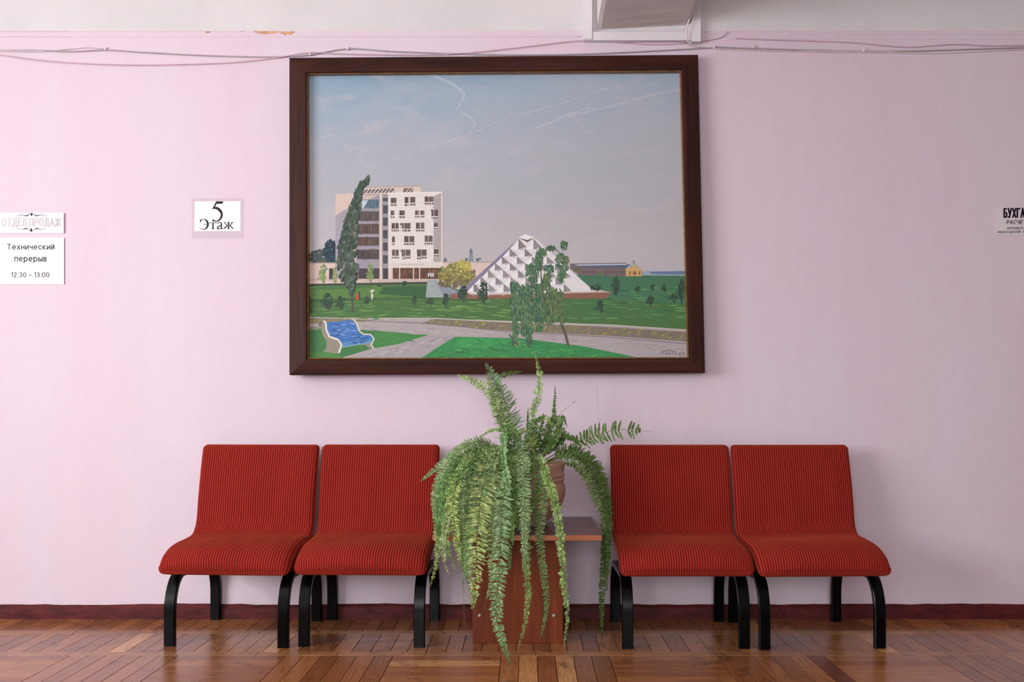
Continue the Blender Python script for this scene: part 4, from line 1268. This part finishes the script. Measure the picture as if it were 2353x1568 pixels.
for up_, lo_ in (('Х', 'х'), ('Н', 'н'), ('И', 'и'), ('Ч', 'ч'), ('С', 'с'), ('Й', 'й'), ('П', 'п'), ('Ы', 'ы'), ('В', 'в')):
    GL[lo_] = [[(x * .82, y * .72) for (x, y) in q] for q in GL[up_]]


def letters(body, px0, py0, px1, py1, Y, mat, parent, shear=0.0, bold=0.13, skew=0.0, name='lettering'):
    """flat printed capitals drawn with a pen of even width; the box is the baseline-to-cap box in the photograph"""
    x = 0.0
    strokes = []
    for ch in body:
        g = GL[ch]
        if not g: x += 0.34; continue
        wd = max(p[0] for q in g for p in q)
        strokes += [[(x + p[0] + shear * p[1], p[1]) for p in q] for q in g]
        x += wd + 0.15 + bold
    tot = x - 0.15 - bold
    ar = ((py1 - py0) * tot) / (px1 - px0)                # keeps the pen round after fitting
    v, f = [], []
    def put(u, w):
        v.append(P(px0 + (px1 - px0) * u / tot, py1 + (py0 - py1) * w + skew * (1 - u / tot), Y - len(f) * 4e-6))
    for q in strokes:
        for a, b in zip(q[:-1], q[1:]):
            dx, dy = (b[0] - a[0]) / ar, b[1] - a[1]
            L = math.hypot(dx, dy) or 1e-6
            ex = bold * (.5 if len(q) < 6 else .25)
            tx, ty = dx / L, dy / L
            nx, ny = -ty * bold / 2, tx * bold / 2
            k = len(v)
            for (e, sg) in ((-ex, 1), (-ex, -1), (L + ex, -1), (L + ex, 1)):
                put(a[0] + (tx * e + nx * sg) * ar, a[1] + ty * e + ny * sg)
            f.append((k, k + 1, k + 2, k + 3))
    return mesh(name, v, f, mat, parent)


def ribbon(strokes, polys, Y, mat, parent, conv, name='lettering'):
    v, f = [], []
    for s in strokes:
        A = catmull(s, max(2, (len(s) - 1) * 7 + 1)) if len(s) > 2 else np.array(s, float)
        n = len(A); k = len(v); Y -= 1.2e-5
        for i in range(n):
            d = A[min(i + 1, n - 1)][:2] - A[max(i - 1, 0)][:2]; d = d / (np.linalg.norm(d) + 1e-9)
            nn = np.array((-d[1], d[0])) * max(1.0, A[i][2]) / 2
            for sg in (1, -1):
                q = A[i][:2] + nn * sg; v.append(P(*conv(q[0], q[1]), Y))
        for i in range(n - 1): f.append((k + 2 * i, k + 2 * i + 1, k + 2 * i + 3, k + 2 * i + 2))
    for p in polys:
        Y -= 1.2e-5; k = len(v); v += [P(*conv(*q), Y) for q in p]; f.append(tuple(range(k, k + len(p))))
    return mesh(name, v, f, mat, parent)


s1 = sheet('paper_sign', -7, 489, 146.5, 536, M['paper2'], 'narrow cream sign with faded outline lettering and black flourishes, upper left edge', 'notice', 0.0012, 0, 0.006)
letters('ОТДЕЛ ПРОДАЖ', 5, 502, 138, 519, -0.0017, M['faint'], s1, 0, 0.17)
cv1 = lambda x, y: (x / 6.533, 440 + y / 6.533)
ribbon([[(440, 345, 5), (400, 366, 14), (330, 355, 4), (290, 368, 5), (250, 362, 3)], [(505, 345, 5), (548, 366, 14), (610, 355, 4), (655, 368, 5), (700, 362, 3)], [(330, 355, 3), (310, 340, 4), (290, 352, 3)], [(610, 355, 3), (635, 340, 4), (655, 352, 3)],
        [(435, 350, 4), (450, 330, 5), (470, 338, 4), (492, 330, 5), (505, 350, 4)],
        ], [[(472, 320), (490, 345), (472, 374), (455, 345)]], -0.0021, M['ink'], s1, cv1, 'flourish')
ribbon([[(430, 578, 5), (385, 556, 14), (330, 572, 4), (290, 560, 5), (250, 564, 3)], [(510, 578, 5), (555, 556, 14), (610, 572, 4), (650, 560, 5), (690, 564, 3)], [(435, 580, 4), (450, 598, 5), (468, 592, 4), (486, 598, 5), (505, 580, 4)]],
       [[(467, 546), (485, 580), (467, 612), (450, 580)]], -0.0021, M['ink'], s1, cv1, 'flourish')

s2 = sheet('paper_notice', -9, 546.5, 147, 653.5, M['paper'], 'white sheet listing a midday break time, below the narrow cream sign', 'notice', 0.0012, 0, 0.003)
letters('Технический', 17, 561.5, 124, 573, -0.0018, M['ink'], s2, 0, 0.14)
letters('перерыв', 34, 588, 106, 600.5, -0.0018, M['ink'], s2, 0, 0.14)
letters('12:30 – 13:00', 26, 626.5, 112.5, 636.5, -0.0018, M['ink'], s2, 0, 0.13)

s3 = sheet('floor_notice', 447, 462.5, 553, 531, M['paper'], 'small white floor-number notice in a clear sleeve, left of the painting', 'notice', 0.0012, 0.8)
sl = sheet('clear_sleeve', 440.5, 456, 561, 549, M['film'], None, None, 0.0004)
sl.parent = s3
cv3 = lambda x, y: (420 + x / 11.2, 430 + y / 11.2)
ribbon([[(790, 535, 46), (880, 545, 62), (960, 610, 66), (1000, 690, 52), (985, 785, 46), (920, 858, 34), (840, 878, 22), (765, 850, 58)],
        [(462, 862, 10), (500, 836, 12), (550, 830, 18), (615, 868, 40), (645, 955, 46), (615, 1045, 36), (540, 1090, 16), (475, 1078, 12), (432, 1044, 8)], [(525, 958, 11), (645, 958, 11)],
        [(775, 915, 32), (775, 1080, 32)], [(690, 917, 12), (860, 917, 12)], [(728, 1082, 9), (822, 1082, 9)],
        [(892, 935, 30), (915, 910, 16), (955, 906, 16), (988, 945, 30), (990, 1050, 30), (1012, 1078, 18), (1034, 1068, 8)], [(985, 975, 12), (925, 1010, 22), (893, 1050, 34), (918, 1082, 20), (985, 1050, 12)],
        [(1175, 905, 34), (1175, 1076, 34)], [(1138, 903, 9), (1214, 903, 9)], [(1138, 1078, 9), (1214, 1078, 9)],
        [(1064, 912, 30), (1085, 918, 22), (1112, 960, 18), (1140, 986, 14), (1175, 988, 14)], [(1286, 912, 30), (1265, 918, 22), (1238, 960, 18), (1210, 986, 14), (1175, 988, 14)],
        [(1140, 986, 22), (1092, 1040, 26), (1052, 1078, 16)], [(1210, 986, 22), (1258, 1040, 26), (1302, 1076, 16)]],
       [[(858, 370), (1042, 370), (1014, 430), (846, 430)], [(858, 370), (872, 420), (826, 505), (790, 565), (757, 565)], [(445, 824), (458, 824), (478, 860), (450, 912), (442, 912)], [(690, 912), (700, 930), (690, 950), (684, 950)], [(860, 912), (848, 930), (852, 952), (858, 952)]],
       -0.0023, M['ink'], s3, cv3)

s4 = sheet('door_plate', 2286, 477, 2470, 539.5, M['plate'], 'pale plastic office plate with black lettering at the right edge', 'sign', 0.003, 0.6)
letters('БУХГАЛТЕРИЯ', 2307.5, 479.5, 2412, 498.5, -0.0036, M['ink2'], s4, 0, 0.2, .6)
letters('РАСЧЕТ', 2313, 506, 2357, 514.5, -0.0036, M['ink'], s4, 0.2, 0.17, .6)
letters('ВРЕМЯ РАБОТЫ', 2315, 522, 2381, 526.8, -0.0036, M['ink'], s4, 0, 0.18, .3)
letters('ВЫХОДНОЙ: С', 2295.5, 530.3, 2354, 535, -0.0036, M['ink'], s4, 0, 0.18, .5)
ribbon([], [[(2290, 535.5), (2291.5, 533), (2293.5, 532.5), (2292, 535)]], -0.0036, M['ink'], s4, lambda x, y: (x, y), 'ink_mark')

# ------------------------------------------------------------------ trunking and cables
tr = empty('cable_trunking', P(1476, 92, 0))
tag(tr, 'white plastic trunking bent around the beam above the painting', 'trunking')
tb = tr.location


def trunk(name, x0, y0, x1, y1, d):
    a, b = P(x0, y0, -d), P(x1, y1, -d)
    o = boxes(name, [(a.x, b.x, -d, 0.0, b.z, a.z)], M['trunk'], tr, 0.0015)
    o.data.transform(Matrix.Translation(-Vector(tb)))


trunk('upright_channel', 1340.5, -170, 1361, 89.5, 0.034)
trunk('cross_channel', 1361.5, 72.5, 1589, 92.5, 0.030)
trunk('upright_channel', 1589.5, -170, 1611, 95, 0.036)
trunk('corner_cap', 1341, 89.8, 1361, 92.4, 0.028)


def cable(name, pts, r, mat, label, clips=(), out=0.004):
    A = catmull([P(x, y, -out - r) for (x, y) in pts], len(pts) * 10)
    c0 = Vector(A[0])
    v, f = tube_vf([Vector(p) - c0 for p in A], r, 6)
    o = mesh(name, v, f, mat, None, True)
    o.location = c0
    tag(o, label, 'cable')
    for (x, y) in clips:
        p = P(x, y, 0)
        b = boxes('cable_clip', [(p.x - 0.004, p.x + 0.004, -0.014, 0.0, p.z - 0.007, p.z + 0.007)], M['cable2'], o, 0.001)
        b.data.transform(Matrix.Translation(-c0))
    return o


cable('wall_cable', [(-60, 114), (0, 115), (100, 116), (165, 118), (245, 115), (330, 120), (440, 126), (560, 130), (650, 130), (712, 126), (800, 112), (900, 118), (1010, 122), (1100, 125), (1200, 126), (1300, 125), (1400, 122), (1500, 117), (1575, 113), (1640, 109)],
      0.0032, M['cable'], 'grey cable drooping along the wall from the left edge to the painting top', ((244, 114), (714, 126), (800, 113)))
cable('thin_wire', [(-60, 118), (0, 117), (90, 118), (150, 113), (200, 109), (236, 112)], 0.0022, M['cable2'], 'short thin white wire looping above the grey cable, far left')
cable('thin_wire', [(246, 115), (350, 119), (480, 127), (600, 131), (668, 129)], 0.0022, M['cable2'], 'thin white wire running just above the frame corner on the left')
cable('pink_wire', [(-60, 120), (0, 126), (80, 137), (165, 144), (290, 149), (450, 147), (560, 141), (650, 130), (710, 121), (800, 124), (960, 126), (1080, 121), (1200, 108), (1300, 96), (1343, 93)], 0.0021, M['pinkc'],
      'pink painted wire sagging lowest on the left wall', (), 0.0125)
cable('wall_cable', [(1640, 108), (1730, 111), (1850, 115), (1983, 118), (2100, 117), (2230, 113), (2353, 109), (2440, 107)], 0.0034, M['cable'], 'grey cable running right from the beam to the right edge', ((1640, 110), (1731, 110), (1983, 118)))
cable('thin_wire', [(1640, 112), (1760, 116), (1900, 119), (2030, 120), (2150, 122), (2230, 119), (2353, 113), (2440, 110)], 0.0024, M['cable2'], 'thin white wire just under the grey cable on the right')
cable('pink_wire', [(1690, 88), (1760, 91), (1860, 94), (1960, 98), (2080, 108), (2190, 102), (2270, 105), (2353, 104), (2440, 104)], 0.0022, M['pinkc'], 'pink painted wire waving above the grey cable on the right')
cable('pink_wire', [(1395, 95), (1440, 99), (1500, 102), (1570, 100), (1630, 92), (1655, 87), (1668, 78), (1672, 72)], 0.0018, M['pinkc'], 'short pink wire curling up just right of the white trunking')
# white cable hanging out of the beam
A = catmull([P(1586, 40, -0.06), P(1580, 56, -0.055), P(1577, 72, -0.05), P(1578, 88, -0.045), P(1585, 99, -0.03), P(1600, 105, -0.012), P(1640, 108.5, -0.008)], 60)
c0 = Vector(A[0]); v, f = tube_vf([Vector(p) - c0 for p in A], 0.0036, 8)
o = mesh('drop_cable', v, f, M['cable2'], None, True); o.location = c0
tag(o, 'white cable curving down from the beam over the trunking', 'cable')
